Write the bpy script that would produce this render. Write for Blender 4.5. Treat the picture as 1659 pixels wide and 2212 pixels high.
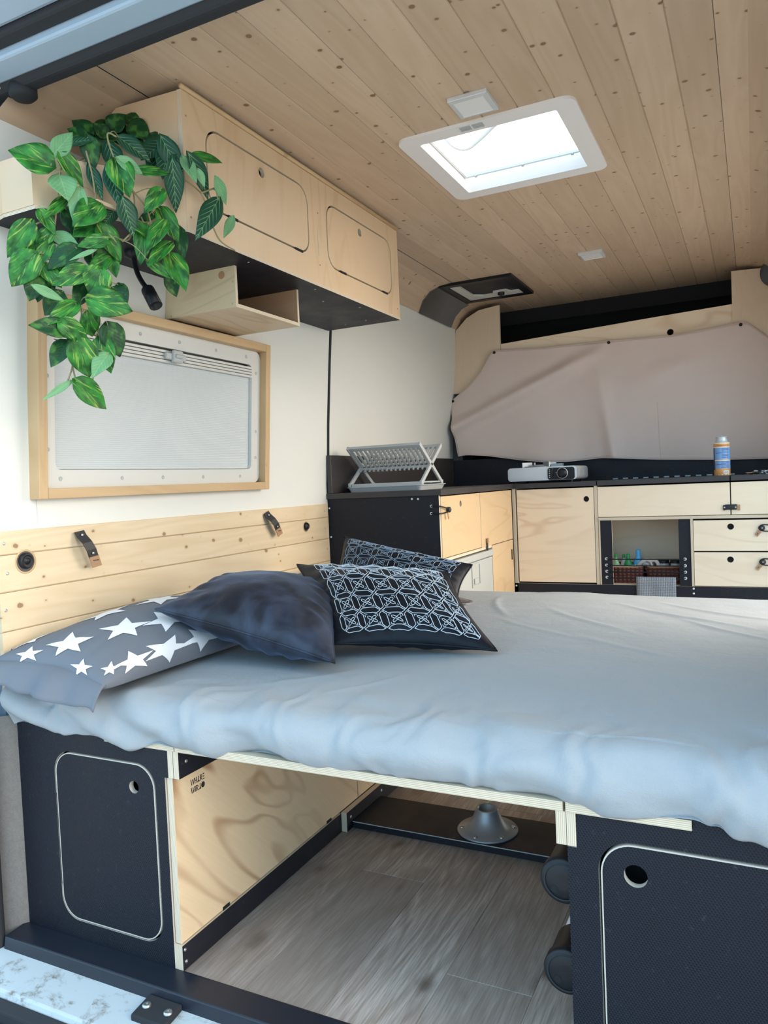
import bpy, math, random
from mathutils import Vector, Matrix, noise
from mathutils.geometry import tessellate_polygon
PI = math.pi
random.seed(7)
for _o in list(bpy.data.objects):
    bpy.data.objects.remove(_o, do_unlink=True)
SC = bpy.context.scene
COL = SC.collection

# ---------------------------------------------------------------- camera
yaw, pitch, roll = 0.458750, -0.037946, -0.044367
fwd = Vector((-math.sin(yaw)*math.cos(pitch), math.cos(yaw)*math.cos(pitch), math.sin(pitch)))
r0 = Vector((math.cos(yaw), math.sin(yaw), 0)); u0 = r0.cross(fwd)
rt = r0*math.cos(roll) + u0*math.sin(roll); up = -r0*math.sin(roll) + u0*math.cos(roll)
cd = bpy.data.cameras.new('camera'); cam = bpy.data.objects.new('camera', cd); COL.objects.link(cam)
cd.sensor_fit = 'HORIZONTAL'; cd.sensor_width = 36.0; cd.lens = 36.0*1624.3/1659.0
cd.clip_start = 0.05; cd.clip_end = 200
mw = Matrix((rt, up, -fwd)).transposed().to_4x4(); mw.translation = Vector((0.71, -1.17, 1.0))
cam.matrix_world = mw
SC.camera = cam

# ---------------------------------------------------------------- sky, sun, exposure
SKY_REAR = (0.37, 0.65, 0.90); SKY_SIDE = (3.35, 3.08, 2.68); SKY_TOP = (0.62, 0.74, 0.84)
SKY_STRENGTH = 3.0
w = bpy.data.worlds.new('sky'); SC.world = w; w.use_nodes = True
nt = w.node_tree; nt.nodes.clear()
tc = nt.nodes.new('ShaderNodeTexCoord'); sep = nt.nodes.new('ShaderNodeSeparateXYZ')
nt.links.new(tc.outputs['Generated'], sep.inputs[0])
def wmap(sock, a, b):
    m = nt.nodes.new('ShaderNodeMapRange'); m.interpolation_type = 'SMOOTHSTEP'
    nt.links.new(sock, m.inputs[0]); m.inputs[1].default_value = a; m.inputs[2].default_value = b
    return m.outputs[0]
def wmix(f, a, b):
    m = nt.nodes.new('ShaderNodeMix'); m.data_type = 'RGBA'; nt.links.new(f, m.inputs[0])
    for i, c in ((6, a), (7, b)):
        if isinstance(c, tuple): m.inputs[i].default_value = (*c, 1)
        else: nt.links.new(c, m.inputs[i])
    return m.outputs[2]
mx_ = nt.nodes.new('ShaderNodeMath'); mx_.operation = 'MULTIPLY_ADD'      # brighter towards the sunny side of the van
nt.links.new(sep.outputs[0], mx_.inputs[0]); mx_.inputs[1].default_value = 0.9; nt.links.new(sep.outputs[1], mx_.inputs[2])
hor = wmix(wmap(mx_.outputs[0], 0.12, 0.62), SKY_REAR, SKY_SIDE)
top = wmix(wmap(sep.outputs[2], 0.55, 0.95), hor, SKY_TOP)
fin = wmix(wmap(sep.outputs[2], -0.04, 0.02), (0.16, 0.16, 0.16), top)
bg = nt.nodes.new('ShaderNodeBackground'); bg.inputs[1].default_value = SKY_STRENGTH
nt.links.new(fin, bg.inputs[0])
wo = nt.nodes.new('ShaderNodeOutputWorld'); nt.links.new(bg.outputs[0], wo.inputs[0])
SC.view_settings.view_transform = 'Standard'; SC.view_settings.look = 'None'
SC.view_settings.gamma = 1.0; SC.view_settings.use_curve_mapping = False
SC.view_settings.exposure = -0.12
def portal(name, loc, rot, sx, sy):
    l = bpy.data.lights.new(name, 'AREA'); l.shape = 'RECTANGLE'; l.size = sx; l.size_y = sy
    l.cycles.is_portal = True
    o = bpy.data.objects.new(name, l); COL.objects.link(o); o.location = loc; o.rotation_euler = rot
portal('rear_opening_portal', (0.02, -0.22, 0.95), (PI/2, 0, 0), 2.2, 2.3)
portal('side_door_portal', (0.99, 1.69, 1.0), (0, PI/2, 0), 1.8, 1.44)
portal('skylight_portal', (0.062, 1.092, 2.12), (0, 0, 0), 0.44, 0.46)

# ---------------------------------------------------------------- node helper
class N:
    def __init__(s, name, rough=0.6, metal=0.0, spec=0.5, coat=0.0, sheen=0.0):
        s.m = bpy.data.materials.new(name); s.m.use_nodes = True; s.t = s.m.node_tree
        s.b = s.t.nodes['Principled BSDF']; s.b.inputs['Roughness'].default_value = rough
        s.b.inputs['Metallic'].default_value = metal
        s.b.inputs['Specular IOR Level'].default_value = spec
        s.b.inputs['Coat Weight'].default_value = coat
        s.b.inputs['Sheen Weight'].default_value = sheen
    def n(s, k): return s.t.nodes.new('ShaderNode'+k)
    def put(s, v, sock):
        if v is None: return
        if isinstance(v, (int, float)):
            if sock.type == 'RGBA': sock.default_value = (v, v, v, 1)
            elif sock.type == 'VECTOR': sock.default_value = (v, v, v)
            else: sock.default_value = v
        elif isinstance(v, (tuple, list)):
            sock.default_value = (*v, 1) if sock.type == 'RGBA' and len(v) == 3 else v
        else: s.t.links.new(v, sock)
    def co(s, kind='Object'):
        return s.n('TexCoord').outputs[kind]
    def attr(s, name):
        a = s.n('Attribute'); a.attribute_name = name; return a.outputs['Fac']
    def map(s, v, scale=(1, 1, 1), loc=(0, 0, 0), rot=(0, 0, 0)):
        m = s.n('Mapping'); s.put(v, m.inputs[0]); s.put(loc, m.inputs[1]); m.inputs[2].default_value = rot; m.inputs[3].default_value = scale
        return m.outputs[0]
    def noise(s, v, scale=5, det=4, rough=0.5, dist=0.0, out=0):
        x = s.n('TexNoise'); s.put(v, x.inputs['Vector']); x.inputs['Scale'].default_value = scale
        x.inputs['Detail'].default_value = det; x.inputs['Roughness'].default_value = rough; x.inputs['Distortion'].default_value = dist
        return x.outputs[out]
    def vor(s, v, scale=5, out='Distance', feat='F1', rnd=1.0):
        x = s.n('TexVoronoi'); s.put(v, x.inputs['Vector']); x.feature = feat
        x.inputs['Scale'].default_value = scale; x.inputs['Randomness'].default_value = rnd
        return x, x.outputs[out]
    def wave(s, v, scale=5, dist=2, det=2, dscale=1.0, axis='X', kind='BANDS'):
        x = s.n('TexWave'); s.put(v, x.inputs['Vector']); x.wave_type = kind
        if kind == 'BANDS': x.bands_direction = axis
        x.inputs['Scale'].default_value = scale; x.inputs['Distortion'].default_value = dist
        x.inputs['Detail'].default_value = det; x.inputs['Detail Scale'].default_value = dscale
        return x.outputs['Fac']
    def math(s, op, a, b=0.0, c=None):
        x = s.n('Math'); x.operation = op; s.put(a, x.inputs[0]); s.put(b, x.inputs[1])
        if c is not None: s.put(c, x.inputs[2])
        return x.outputs[0]
    def vmath(s, op, a, b):
        x = s.n('VectorMath'); x.operation = op; s.put(a, x.inputs[0]); s.put(b, x.inputs[1]); return x.outputs[0]
    def rng(s, v, a, b, c=0.0, d=1.0, smooth=False):
        x = s.n('MapRange'); x.interpolation_type = 'SMOOTHSTEP' if smooth else 'LINEAR'
        s.put(v, x.inputs[0])
        for i, q in enumerate((a, b, c, d)): x.inputs[i+1].default_value = q
        return x.outputs[0]
    def mix(s, f, a, b, mode='MIX'):
        x = s.n('Mix'); x.data_type = 'RGBA'; x.blend_type = mode
        s.put(f, x.inputs[0]); s.put(a, x.inputs[6]); s.put(b, x.inputs[7]); return x.outputs[2]
    def col(s, c): s.put(c, s.b.inputs['Base Color']); return s
    def rough(s, c): s.put(c, s.b.inputs['Roughness']); return s
    def bump(s, h, strength=0.3, dist=0.002):
        x = s.n('Bump'); x.inputs['Strength'].default_value = strength; x.inputs['Distance'].default_value = dist
        s.put(h, x.inputs['Height']); s.t.links.new(x.outputs[0], s.b.inputs['Normal']); return s
    def comb(s, x, y, z):
        c = s.n('CombineXYZ'); s.put(x, c.inputs[0]); s.put(y, c.inputs[1]); s.put(z, c.inputs[2]); return c.outputs[0]
    def sep(s, v):
        c = s.n('SeparateXYZ'); s.put(v, c.inputs[0]); return c.outputs

def plain(name, c, rough=0.6, metal=0.0, bumpy=0.0, bscale=200, var=0.06, **k):
    q = N(name, rough, metal, **k)
    n1 = q.noise(q.co(), 9, 4, 0.6)
    q.col(q.mix(n1, tuple(x*(1-var) for x in c), tuple(min(1, x*(1+var)) for x in c)))
    if bumpy: q.bump(q.noise(q.co(), bscale, 3), bumpy, 0.001)
    return q.m

def pine(name, along, normal, light, dark, knots=1.0, tone=1.0, vary=0.12, contrast=0.32, ks=(7.0, 11.0), kmax=0.07):
    """knotty softwood boards; 'along' = grain axis, 'normal' = axis ignored by the pattern"""
    q = N(name, 0.5)
    r = q.attr('rnd')
    base = q.vmath('ADD', q.co(), q.comb(q.math('MULTIPLY', r, 3.7), q.math('MULTIPLY', r, 5.3), q.math('MULTIPLY', r, 4.1)))
    def sc(al, ac, no=0.0):
        v = [ac, ac, ac]; v['xyz'.index(along)] = al; v['xyz'.index(normal)] = no
        return tuple(v)
    rings = q.noise(q.map(base, sc(0.9, 9.0)), 1.0, 2, 0.5, 0.3)
    lines = q.math('PINGPONG', q.math('MULTIPLY', rings, 9.0), 0.5)
    lines = q.rng(lines, 0.0, 0.5)
    fine = q.noise(q.map(base, sc(4, 160)), 1.0, 3, 0.6)
    big = q.noise(q.map(base, sc(1.2, 4)), 1.0, 2)
    c = q.mix(q.math('MULTIPLY', lines, contrast), light, dark)
    c = q.mix(q.math('MULTIPLY', fine, 0.35), c, dark)
    c = q.mix(q.rng(big, 0.35, 0.7, 0.0, 0.35), c, tuple(x*1.12 for x in light))
    # knots
    sb = q.sep(base); ac_ = [a for a in 'xyz' if a not in (along, normal)][0]
    kv = q.comb(q.math('MULTIPLY', sb['xyz'.index(along)], ks[0]), q.math('MULTIPLY', sb['xyz'.index(ac_)], ks[1]), 0.0)
    vs, vd = q.vor(kv, 1.0); vs.voronoi_dimensions = '2D'
    cs = q.sep(vs.outputs['Color'])
    size = q.rng(q.math('POWER', cs[0], 1.7), 0.10, 1.0, 0.0, kmax*1.25)
    dn = q.math('ADD', vd, q.math('MULTIPLY', q.noise(q.map(base, sc(70, 70)), 1.0, 2), 0.05))
    k = q.rng(q.math('SUBTRACT', q.math('ADD', size, 0.02), dn), -0.008, 0.012, 0.0, knots*.85, True)
    halo = q.rng(q.math('SUBTRACT', q.math('ADD', size, 0.06), dn), -0.03, 0.06, 0.0, 0.4*knots, True)
    c = q.mix(halo, c, (dark[0]*0.75, dark[1]*0.62, dark[2]*0.45))
    c = q.mix(k, c, (dark[0]*0.32, dark[1]*0.24, dark[2]*0.16))
    c = q.mix(q.rng(r, 0, 1, 0, vary*2), c, tuple(x*0.62 for x in dark))
    q.col(c)
    q.bump(q.math('ADD', lines, q.math('MULTIPLY', fine, 0.6)), 0.12, 0.001)
    return q.m

def ply(name, along, normal, light, tan, amount=0.6, rot=0.0):
    """rotary cut plywood face with long cathedral stains"""
    q = N(name, 0.45)
    def sc(al, ac):
        v = [ac, ac, ac]; v['xyz'.index(along)] = al; v['xyz'.index(normal)] = 0.3
        return tuple(v)
    rv = [0, 0, 0]; rv['xyz'.index(normal)] = rot
    co = q.map(q.co(), (1, 1, 1), (1.3, 2.1, 0.7), tuple(rv))
    a = q.noise(q.map(co, sc(1.3, 5.5)), 1.0, 2, 0.5, 0.6)
    bands = q.math('PINGPONG', q.math('MULTIPLY', a, 6.0), 0.5)
    bl = q.rng(bands, 0.30, 0.5, 0.0, 1.0, True)
    fine = q.noise(q.map(co, sc(5, 220)), 1.0, 3, 0.6)
    patch = q.rng(q.noise(q.map(co, sc(1.0, 2.6)), 1.0, 3, 0.55), 0.4, 0.66, 0.15, 1.0, True)
    c = q.mix(q.math('MULTIPLY', q.math('MULTIPLY', bl, patch), amount), light, tan)
    c = q.mix(q.math('MULTIPLY', fine, 0.22), c, tan)
    q.col(c); q.bump(fine, 0.06, 0.0006)
    return q.m

def plyedge(name, axis):
    q = N(name, 0.6)
    co = q.co(); x = q.sep(co)['xyz'.index(axis)]
    w_ = q.math('PINGPONG', q.math('MULTIPLY', x, 330.0), 0.5)
    st = q.rng(w_, 0.15, 0.35)
    n1 = q.noise(q.map(co, (40, 40, 40)), 1.0, 3)
    c = q.mix(st, (0.46, 0.35, 0.24), (0.78, 0.66, 0.50))
    q.col(q.mix(q.math('MULTIPLY', n1, 0.7), c, (0.66, 0.54, 0.40)))
    return q.m

def film(name, c=(0.006, 0.008, 0.014), tex=True, rough=0.48):
    """black phenolic film faced plywood with fine wire mesh imprint"""
    q = N(name, rough, spec=0.27)
    co = q.co()
    n1 = q.noise(co, 7, 5, 0.65)
    dust = q.rng(q.noise(co, 60, 3, 0.7), 0.62, 0.8, 0, 0.25)
    cc = q.mix(n1, tuple(x*0.75 for x in c), tuple(x*1.45 for x in c))
    q.col(q.mix(dust, cc, (0.10, 0.11, 0.12)))
    if tex:
        a = q.wave(q.map(co, (1, 1, 1), (0, 0, 0), (0, 0.6, 0)), 75, 0, 0, 1, 'X')
        b = q.wave(q.map(co, (1, 1, 1), (0, 0, 0), (0, -0.6, 0)), 75, 0, 0, 1, 'X')
        q.bump(q.math('MULTIPLY', a, b), 0.6, 0.0015)
    q.rough(q.rng(n1, 0.3, 0.7, rough-0.06, rough+0.12))
    return q.m

def fabric(name, c, c2=None, scale=1.0, weave=900, b=0.25, rough=0.9, sheen=0.0, wr=0.0):
    q = N(name, rough, sheen=sheen)
    co = q.co()
    n1 = q.noise(co, 6*scale, 5, 0.6)
    f = q.noise(co, weave, 2)
    q.col(q.mix(q.math('MULTIPLY', q.math('ADD', n1, f), 0.5), c, c2 or tuple(x*1.15 for x in c)))
    h = f
    if wr:
        h = q.math('ADD', q.math('MULTIPLY', f, 0.2), q.math('MULTIPLY', q.noise(co, 22, 4, 0.65, 0.8), wr))
    q.bump(h, b, 0.004 if wr else 0.0008)
    return q.m

MAT = {}
MAT['pine_ceiling'] = pine('knotty pine ceiling boards', 'y', 'z', (0.64, 0.475, 0.335), (0.47, 0.32, 0.20), 1.0, contrast=0.42, ks=(13.0, 12.0), kmax=0.075, vary=0.15)
MAT['pine_wall'] = pine('pale pine wall boards', 'y', 'x', (0.76, 0.61, 0.42), (0.60, 0.42, 0.23), 0.9, vary=0.05, contrast=0.45, ks=(8, 11), kmax=0.065)
MAT['pine_frame'] = pine('oiled pine window frame', 'y', 'x', (0.62, 0.42, 0.23), (0.42, 0.25, 0.11), 0.25, vary=0.05)
MAT['pine_frame_v'] = pine('oiled pine window frame upright', 'z', 'x', (0.62, 0.42, 0.23), (0.42, 0.25, 0.11), 0.25, vary=0.05)
MAT['ply_cab'] = ply('overhead birch plywood', 'z', 'x', (0.70, 0.51, 0.33), (0.54, 0.34, 0.18), 0.45)
MAT['ply_lid'] = ply('stained plywood lid', 'y', 'x', (0.88, 0.66, 0.42), (0.46, 0.25, 0.13), 1.15, 0.75)
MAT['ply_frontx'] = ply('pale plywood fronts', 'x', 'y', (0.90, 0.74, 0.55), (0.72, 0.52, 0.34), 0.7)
MAT['ply_frontz'] = ply('pale plywood door', 'x', 'y', (0.90, 0.72, 0.52), (0.74, 0.52, 0.34), 0.8)
MAT['ply_pillar'] = ply('plywood bulkhead pillar', 'z', 'y', (0.76, 0.60, 0.43), (0.62, 0.44, 0.28), 0.5)
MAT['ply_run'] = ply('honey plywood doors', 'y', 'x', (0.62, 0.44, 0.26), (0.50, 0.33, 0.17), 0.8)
MAT['ply_box'] = ply('pale shelf plywood', 'y', 'z', (0.66, 0.50, 0.33), (0.46, 0.29, 0.15), 0.6)
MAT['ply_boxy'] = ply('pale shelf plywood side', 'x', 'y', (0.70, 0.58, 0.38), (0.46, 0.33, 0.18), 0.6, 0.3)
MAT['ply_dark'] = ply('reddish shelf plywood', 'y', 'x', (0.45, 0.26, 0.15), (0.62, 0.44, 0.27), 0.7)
for a in 'xyz': MAT['edge_'+a] = plyedge('plywood edge layers '+a, a)
MAT['film'] = film('black film faced plywood')
MAT['film_smooth'] = film('smooth black board', (0.014, 0.014, 0.019), False, 0.5)
MAT['black_paint'] = plain('black painted metal', (0.010, 0.014, 0.024), 0.35, bumpy=0.1)
MAT['worktop'] = plain('dark stained worktop', (0.035, 0.030, 0.030), 0.45, bumpy=0.2, var=0.4)
MAT['white_wall'] = plain('white wall panel', (0.76, 0.745, 0.69), 0.55, var=0.015)
MAT['plastic_white'] = plain('warm white plastic', (0.64, 0.625, 0.585), 0.4, var=0.01)
MAT['sky_plastic'] = plain('skylight white plastic', (0.80, 0.76, 0.74), 0.4, var=0.01)
MAT['blind'] = fabric('pleated white blind', (0.54, 0.56, 0.56), None, 1, 500, 0.1, 0.7)
MAT['grey_plastic'] = plain('grey plastic', (0.46, 0.475, 0.47), 0.4, var=0.03)
MAT['alu'] = plain('brushed aluminium', (0.66, 0.67, 0.68), 0.38, 0.35, var=0.04)
MAT['steel'] = plain('zinc screw', (0.55, 0.55, 0.55), 0.35, 0.9)
MAT['satin_grey'] = plain('satin grey metal', (0.34, 0.36, 0.38), 0.40, 0.5, bumpy=0.15, bscale=900)
MAT['black'] = plain('black plastic', (0.008, 0.009, 0.012), 0.42, spec=0.35)
MAT['black_matte'] = plain('black rubber', (0.016, 0.018, 0.022), 0.8, bumpy=0.2)
MAT['shade_black'] = plain('unlit cavity', (0.01, 0.01, 0.012), 0.9)  # near-black colour stands in for shade inside openings
MAT['diffuser'] = plain('opal lamp cover', (0.80, 0.78, 0.76), 0.3, var=0.01)
MAT['leather_black'] = plain('black leather', (0.02, 0.02, 0.022), 0.5, bumpy=0.3, bscale=400)
MAT['leather_tan'] = plain('tan leather', (0.42, 0.24, 0.13), 0.6, bumpy=0.3, bscale=400)
MAT['felt'] = fabric('grey felt lining', (0.10, 0.09, 0.085), (0.24, 0.225, 0.21), 12, 300, 0.6, 0.95)
MAT['felt_dark'] = fabric('dark grey felt', (0.11, 0.10, 0.095), (0.16, 0.15, 0.14), 6, 700, 0.6, 0.95)
MAT['sheet'] = fabric('light grey cotton sheet', (0.31, 0.332, 0.35), (0.37, 0.392, 0.41), 1.0, 700, 0.75, 0.85, wr=0.7)
MAT['pillowcase'] = fabric('grey pillowcase', (0.13, 0.145, 0.17), (0.165, 0.18, 0.21), 1.0, 700, 0.25, 0.85, wr=0.4)
MAT['star'] = fabric('white printed stars', (0.78, 0.78, 0.80), (0.85, 0.85, 0.86), 1.0, 700, 0.2, 0.85)
MAT['curtain'] = fabric('taupe linen', (0.70, 0.565, 0.50), (0.80, 0.655, 0.585), 1.0, 900, 0.4, 0.9)
MAT['satin'] = fabric('black satin', (0.005, 0.006, 0.010), (0.010, 0.012, 0.018), 2.0, 600, 0.5, 0.46, wr=1.0)
MAT['thread'] = plain('silver grey thread', (0.78, 0.79, 0.82), 0.5)
MAT['edge_pale'] = plain('pale raw plywood edge', (0.50, 0.46, 0.40), 0.6, var=0.15)
MAT['thread_dim'] = plain('blue grey thread', (0.42, 0.50, 0.60), 0.5)
MAT['brown_velvet'] = fabric('dark brown velvet', (0.035, 0.018, 0.018), (0.06, 0.03, 0.03), 2, 500, 0.3, 0.6, sheen=0.3)
MAT['stem'] = plain('olive stem', (0.28, 0.24, 0.12), 0.6)
MAT['lime'] = plain('lime leaf', (0.22, 0.36, 0.08), 0.45, var=0.15)
MAT['satin'].node_tree.nodes['Principled BSDF'].inputs['Specular IOR Level'].default_value = 0.22
def velvet():
    q = N('navy velvet', 0.6, sheen=0.3)
    q.b.inputs['Sheen Tint'].default_value = (0.35, 0.5, 0.8, 1); q.b.inputs['Sheen Roughness'].default_value = 0.3
    co = q.co(); n1 = q.noise(co, 9, 3, 0.55, 0.6)
    q.col(q.mix(q.rng(n1, 0.42, 0.62), (0.004, 0.006, 0.014), (0.030, 0.041, 0.072)))
    q.bump(q.noise(co, 26, 4, 0.6, 0.6), 0.3, 0.004); return q.m
MAT['velvet'] = velvet()
def leafmat(kind):
    q = N('pothos leaf '+kind, 0.42, spec=0.3)
    uv = q.n('UVMap').outputs[0]; s_ = q.sep(uv)
    ax = q.math('ABSOLUTE', q.math('SUBTRACT', s_[0], 0.5))
    rnd = q.attr('rnd')
    p = q.vmath('ADD', uv, q.comb(q.math('MULTIPLY', rnd, 17.0), q.math('MULTIPLY', rnd, 9.0), 0.0))
    # side veins run obliquely from the midrib to the margin
    vv = q.math('SUBTRACT', q.math('MULTIPLY', s_[1], 7.0), q.math('MULTIPLY', ax, 6.5))
    tri = q.math('PINGPONG', vv, 0.5)
    vein = q.rng(tri, 0.0, 0.12, 1.0, 0.0, True)
    rib = q.rng(ax, 0.006, 0.02, 1.0, 0.0, True)
    if kind == 'variegated':
        st = q.noise(q.vmath('ADD', q.map(p, (2.6, 2.4, 1)), q.comb(0.0, q.math('MULTIPLY', ax, -6.0), 0.0)), 1.6, 4, 0.65, 0.3)
        c = q.mix(q.rng(q.noise(p, 3.0, 2), 0.35, 0.65), (0.008, 0.070, 0.012), (0.035, 0.23, 0.030))
        c = q.mix(q.rng(st, 0.53, 0.66, 0, 0.9, True), c, (0.27, 0.42, 0.07))
        c = q.mix(q.math('MULTIPLY', rib, 0.7), c, (0.015, 0.06, 0.015))
        h = q.math('SUBTRACT', 1.0, q.math('MAXIMUM', rib, q.math('MULTIPLY', vein, 0.5)))
    elif kind == 'dark':
        c = q.mix(q.noise(p, 3.0, 2), (0.006, 0.045, 0.022), (0.014, 0.085, 0.040))
        side = q.rng(ax, 0.05, 0.36, 1.0, 0.0)
        c = q.mix(q.math('MULTIPLY', q.math('MULTIPLY', vein, side), 0.8), c, (0.30, 0.45, 0.27))
        c = q.mix(rib, c, (0.10, 0.24, 0.08)); h = vein
    elif kind == 'glossy':
        c = q.mix(q.rng(q.noise(p, 2.5, 3), 0.5, 0.62), (0.008, 0.055, 0.016), (0.05, 0.17, 0.03))
        c = q.mix(q.math('MULTIPLY', rib, 0.6), c, (0.02, 0.10, 0.02)); h = q.math('SUBTRACT', 1.0, vein)
    else:
        c = q.mix(q.noise(p, 3.0, 2), (0.11, 0.27, 0.13), (0.18, 0.40, 0.17))
        c = q.mix(q.math('MULTIPLY', q.math('MAXIMUM', rib, vein), 0.4), c, (0.40, 0.55, 0.25)); h = vein
    q.col(c); q.bump(h, 0.3, 0.001)
    q.b.inputs['Transmission Weight'].default_value = 0.0
    return q.m
for k_, kk in (('v', 'variegated'), ('d', 'dark'), ('k', 'glossy'), ('p', 'pale')): MAT['leaf_'+k_] = leafmat(kk)
def vinyl():
    q = N('grey oak vinyl', 0.45)
    r = q.attr('rnd'); base = q.vmath('ADD', q.co(), q.comb(q.math('MULTIPLY', r, 3.1), q.math('MULTIPLY', r, 7.3), 0.0))
    a = q.noise(q.map(base, (7, 1.1, 0)), 1.0, 3, 0.55, 0.5)
    lines = q.rng(q.math('PINGPONG', q.math('MULTIPLY', a, 10.0), 0.5), 0, 0.5)
    fine = q.noise(q.map(base, (210, 9, 0)), 1.0, 4, 0.65)
    big = q.noise(q.map(base, (5, 1.6, 0)), 1.0, 2)
    c = q.mix(big, (0.34, 0.285, 0.25), (0.70, 0.62, 0.57))
    c = q.mix(q.math('MULTIPLY', lines, 0.6), c, (0.25, 0.195, 0.16))
    c = q.mix(q.rng(fine, 0.38, 0.7, 0, 0.8), c, (0.19, 0.145, 0.115))
    vs, vd = q.vor(q.map(base, (6.0, 3.2, 0)), 1.0); vs.voronoi_dimensions = '2D'; cs = q.sep(vs.outputs['Color'])
    size = q.rng(cs[0], 0.15, 1.0, -0.02, 0.15)
    dn = q.math('ADD', vd, q.math('MULTIPLY', q.noise(q.map(base, (30, 30, 0)), 1.0, 3), 0.10))
    c = q.mix(q.rng(q.math('SUBTRACT', size, dn), -0.10, 0.05, 0, 0.9, True), c, (0.12, 0.085, 0.065))
    c = q.mix(q.rng(r, 0, 1, 0, 0.65), c, (0.22, 0.18, 0.155))
    q.col(c); q.bump(fine, 0.12, 0.0006); q.rough(q.rng(fine, 0.2, 0.8, 0.38, 0.55)); return q.m
MAT['vinyl'] = vinyl()
def dirty():
    q = N('weathered white body paint', 0.4)
    co = q.co(); n1 = q.noise(q.map(co, (1, 1.5, 1)), 14, 6, 0.7, 0.4); n2 = q.noise(co, 90, 4, 0.7)
    d = q.math('MULTIPLY', q.rng(n1, 0.50, 0.66, 0, 1, True), q.rng(n2, 0.35, 0.6, 0.2, 1))
    q.col(q.mix(d, (0.46, 0.52, 0.55), (0.15, 0.125, 0.09))); q.bump(n2, 0.1, 0.001); return q.m
MAT['dirty_white'] = dirty()
MAT['body_paint'] = plain('flare-tinted body paint', (0.34, 0.44, 0.54), 0.35, var=0.03)  # bluish flare on the white van body is put into this colour
MAT['box_plastic'] = plain('pale grey cool box plastic', (0.42, 0.43, 0.41), 0.45, var=0.02)
MAT['bumper'] = plain('weathered grey bumper plastic', (0.075, 0.085, 0.095), 0.6, bumpy=0.3, bscale=300, var=0.3)
MAT['asphalt'] = plain('pale concrete ground', (0.46, 0.45, 0.43), 0.9, bumpy=0.4, var=0.2)
def glass():
    q = N('clear acrylic', 0.05); t = q.t
    tr = q.n('BsdfTransparent'); tr.inputs[0].default_value = (0.96, 0.98, 1, 1)
    gl = q.n('BsdfGlossy'); gl.inputs['Roughness'].default_value = 0.05
    mx = q.n('MixShader'); mx.inputs[0].default_value = 0.06
    t.links.new(tr.outputs[0], mx.inputs[1]); t.links.new(gl.outputs[0], mx.inputs[2])
    t.links.new(mx.outputs[0], t.nodes['Material Output'].inputs[0]); return q.m
MAT['acrylic'] = glass()
def wicker():
    q = N('dark red wicker', 0.5); co = q.co()
    a = q.wave(co, 22, 1.0, 1, 2, 'Z'); b = q.wave(co, 16, 0.5, 1, 2, 'X')
    h = q.math('MULTIPLY', a, b)
    q.col(q.mix(h, (0.05, 0.012, 0.008), (0.26, 0.06, 0.03))); q.bump(h, 0.9, 0.004); return q.m
MAT['wicker'] = wicker()
def waffle():
    q = N('grey waffle towel', 0.9); co = q.co()
    a = q.wave(co, 42, 0, 0, 1, 'X'); b = q.wave(co, 42, 0, 0, 1, 'Z')
    h = q.math('MAXIMUM', a, b); q.col(q.mix(h, (0.17, 0.185, 0.205), (0.32, 0.34, 0.37))); q.bump(h, 0.8, 0.004); return q.m
MAT['waffle'] = waffle()
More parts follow.
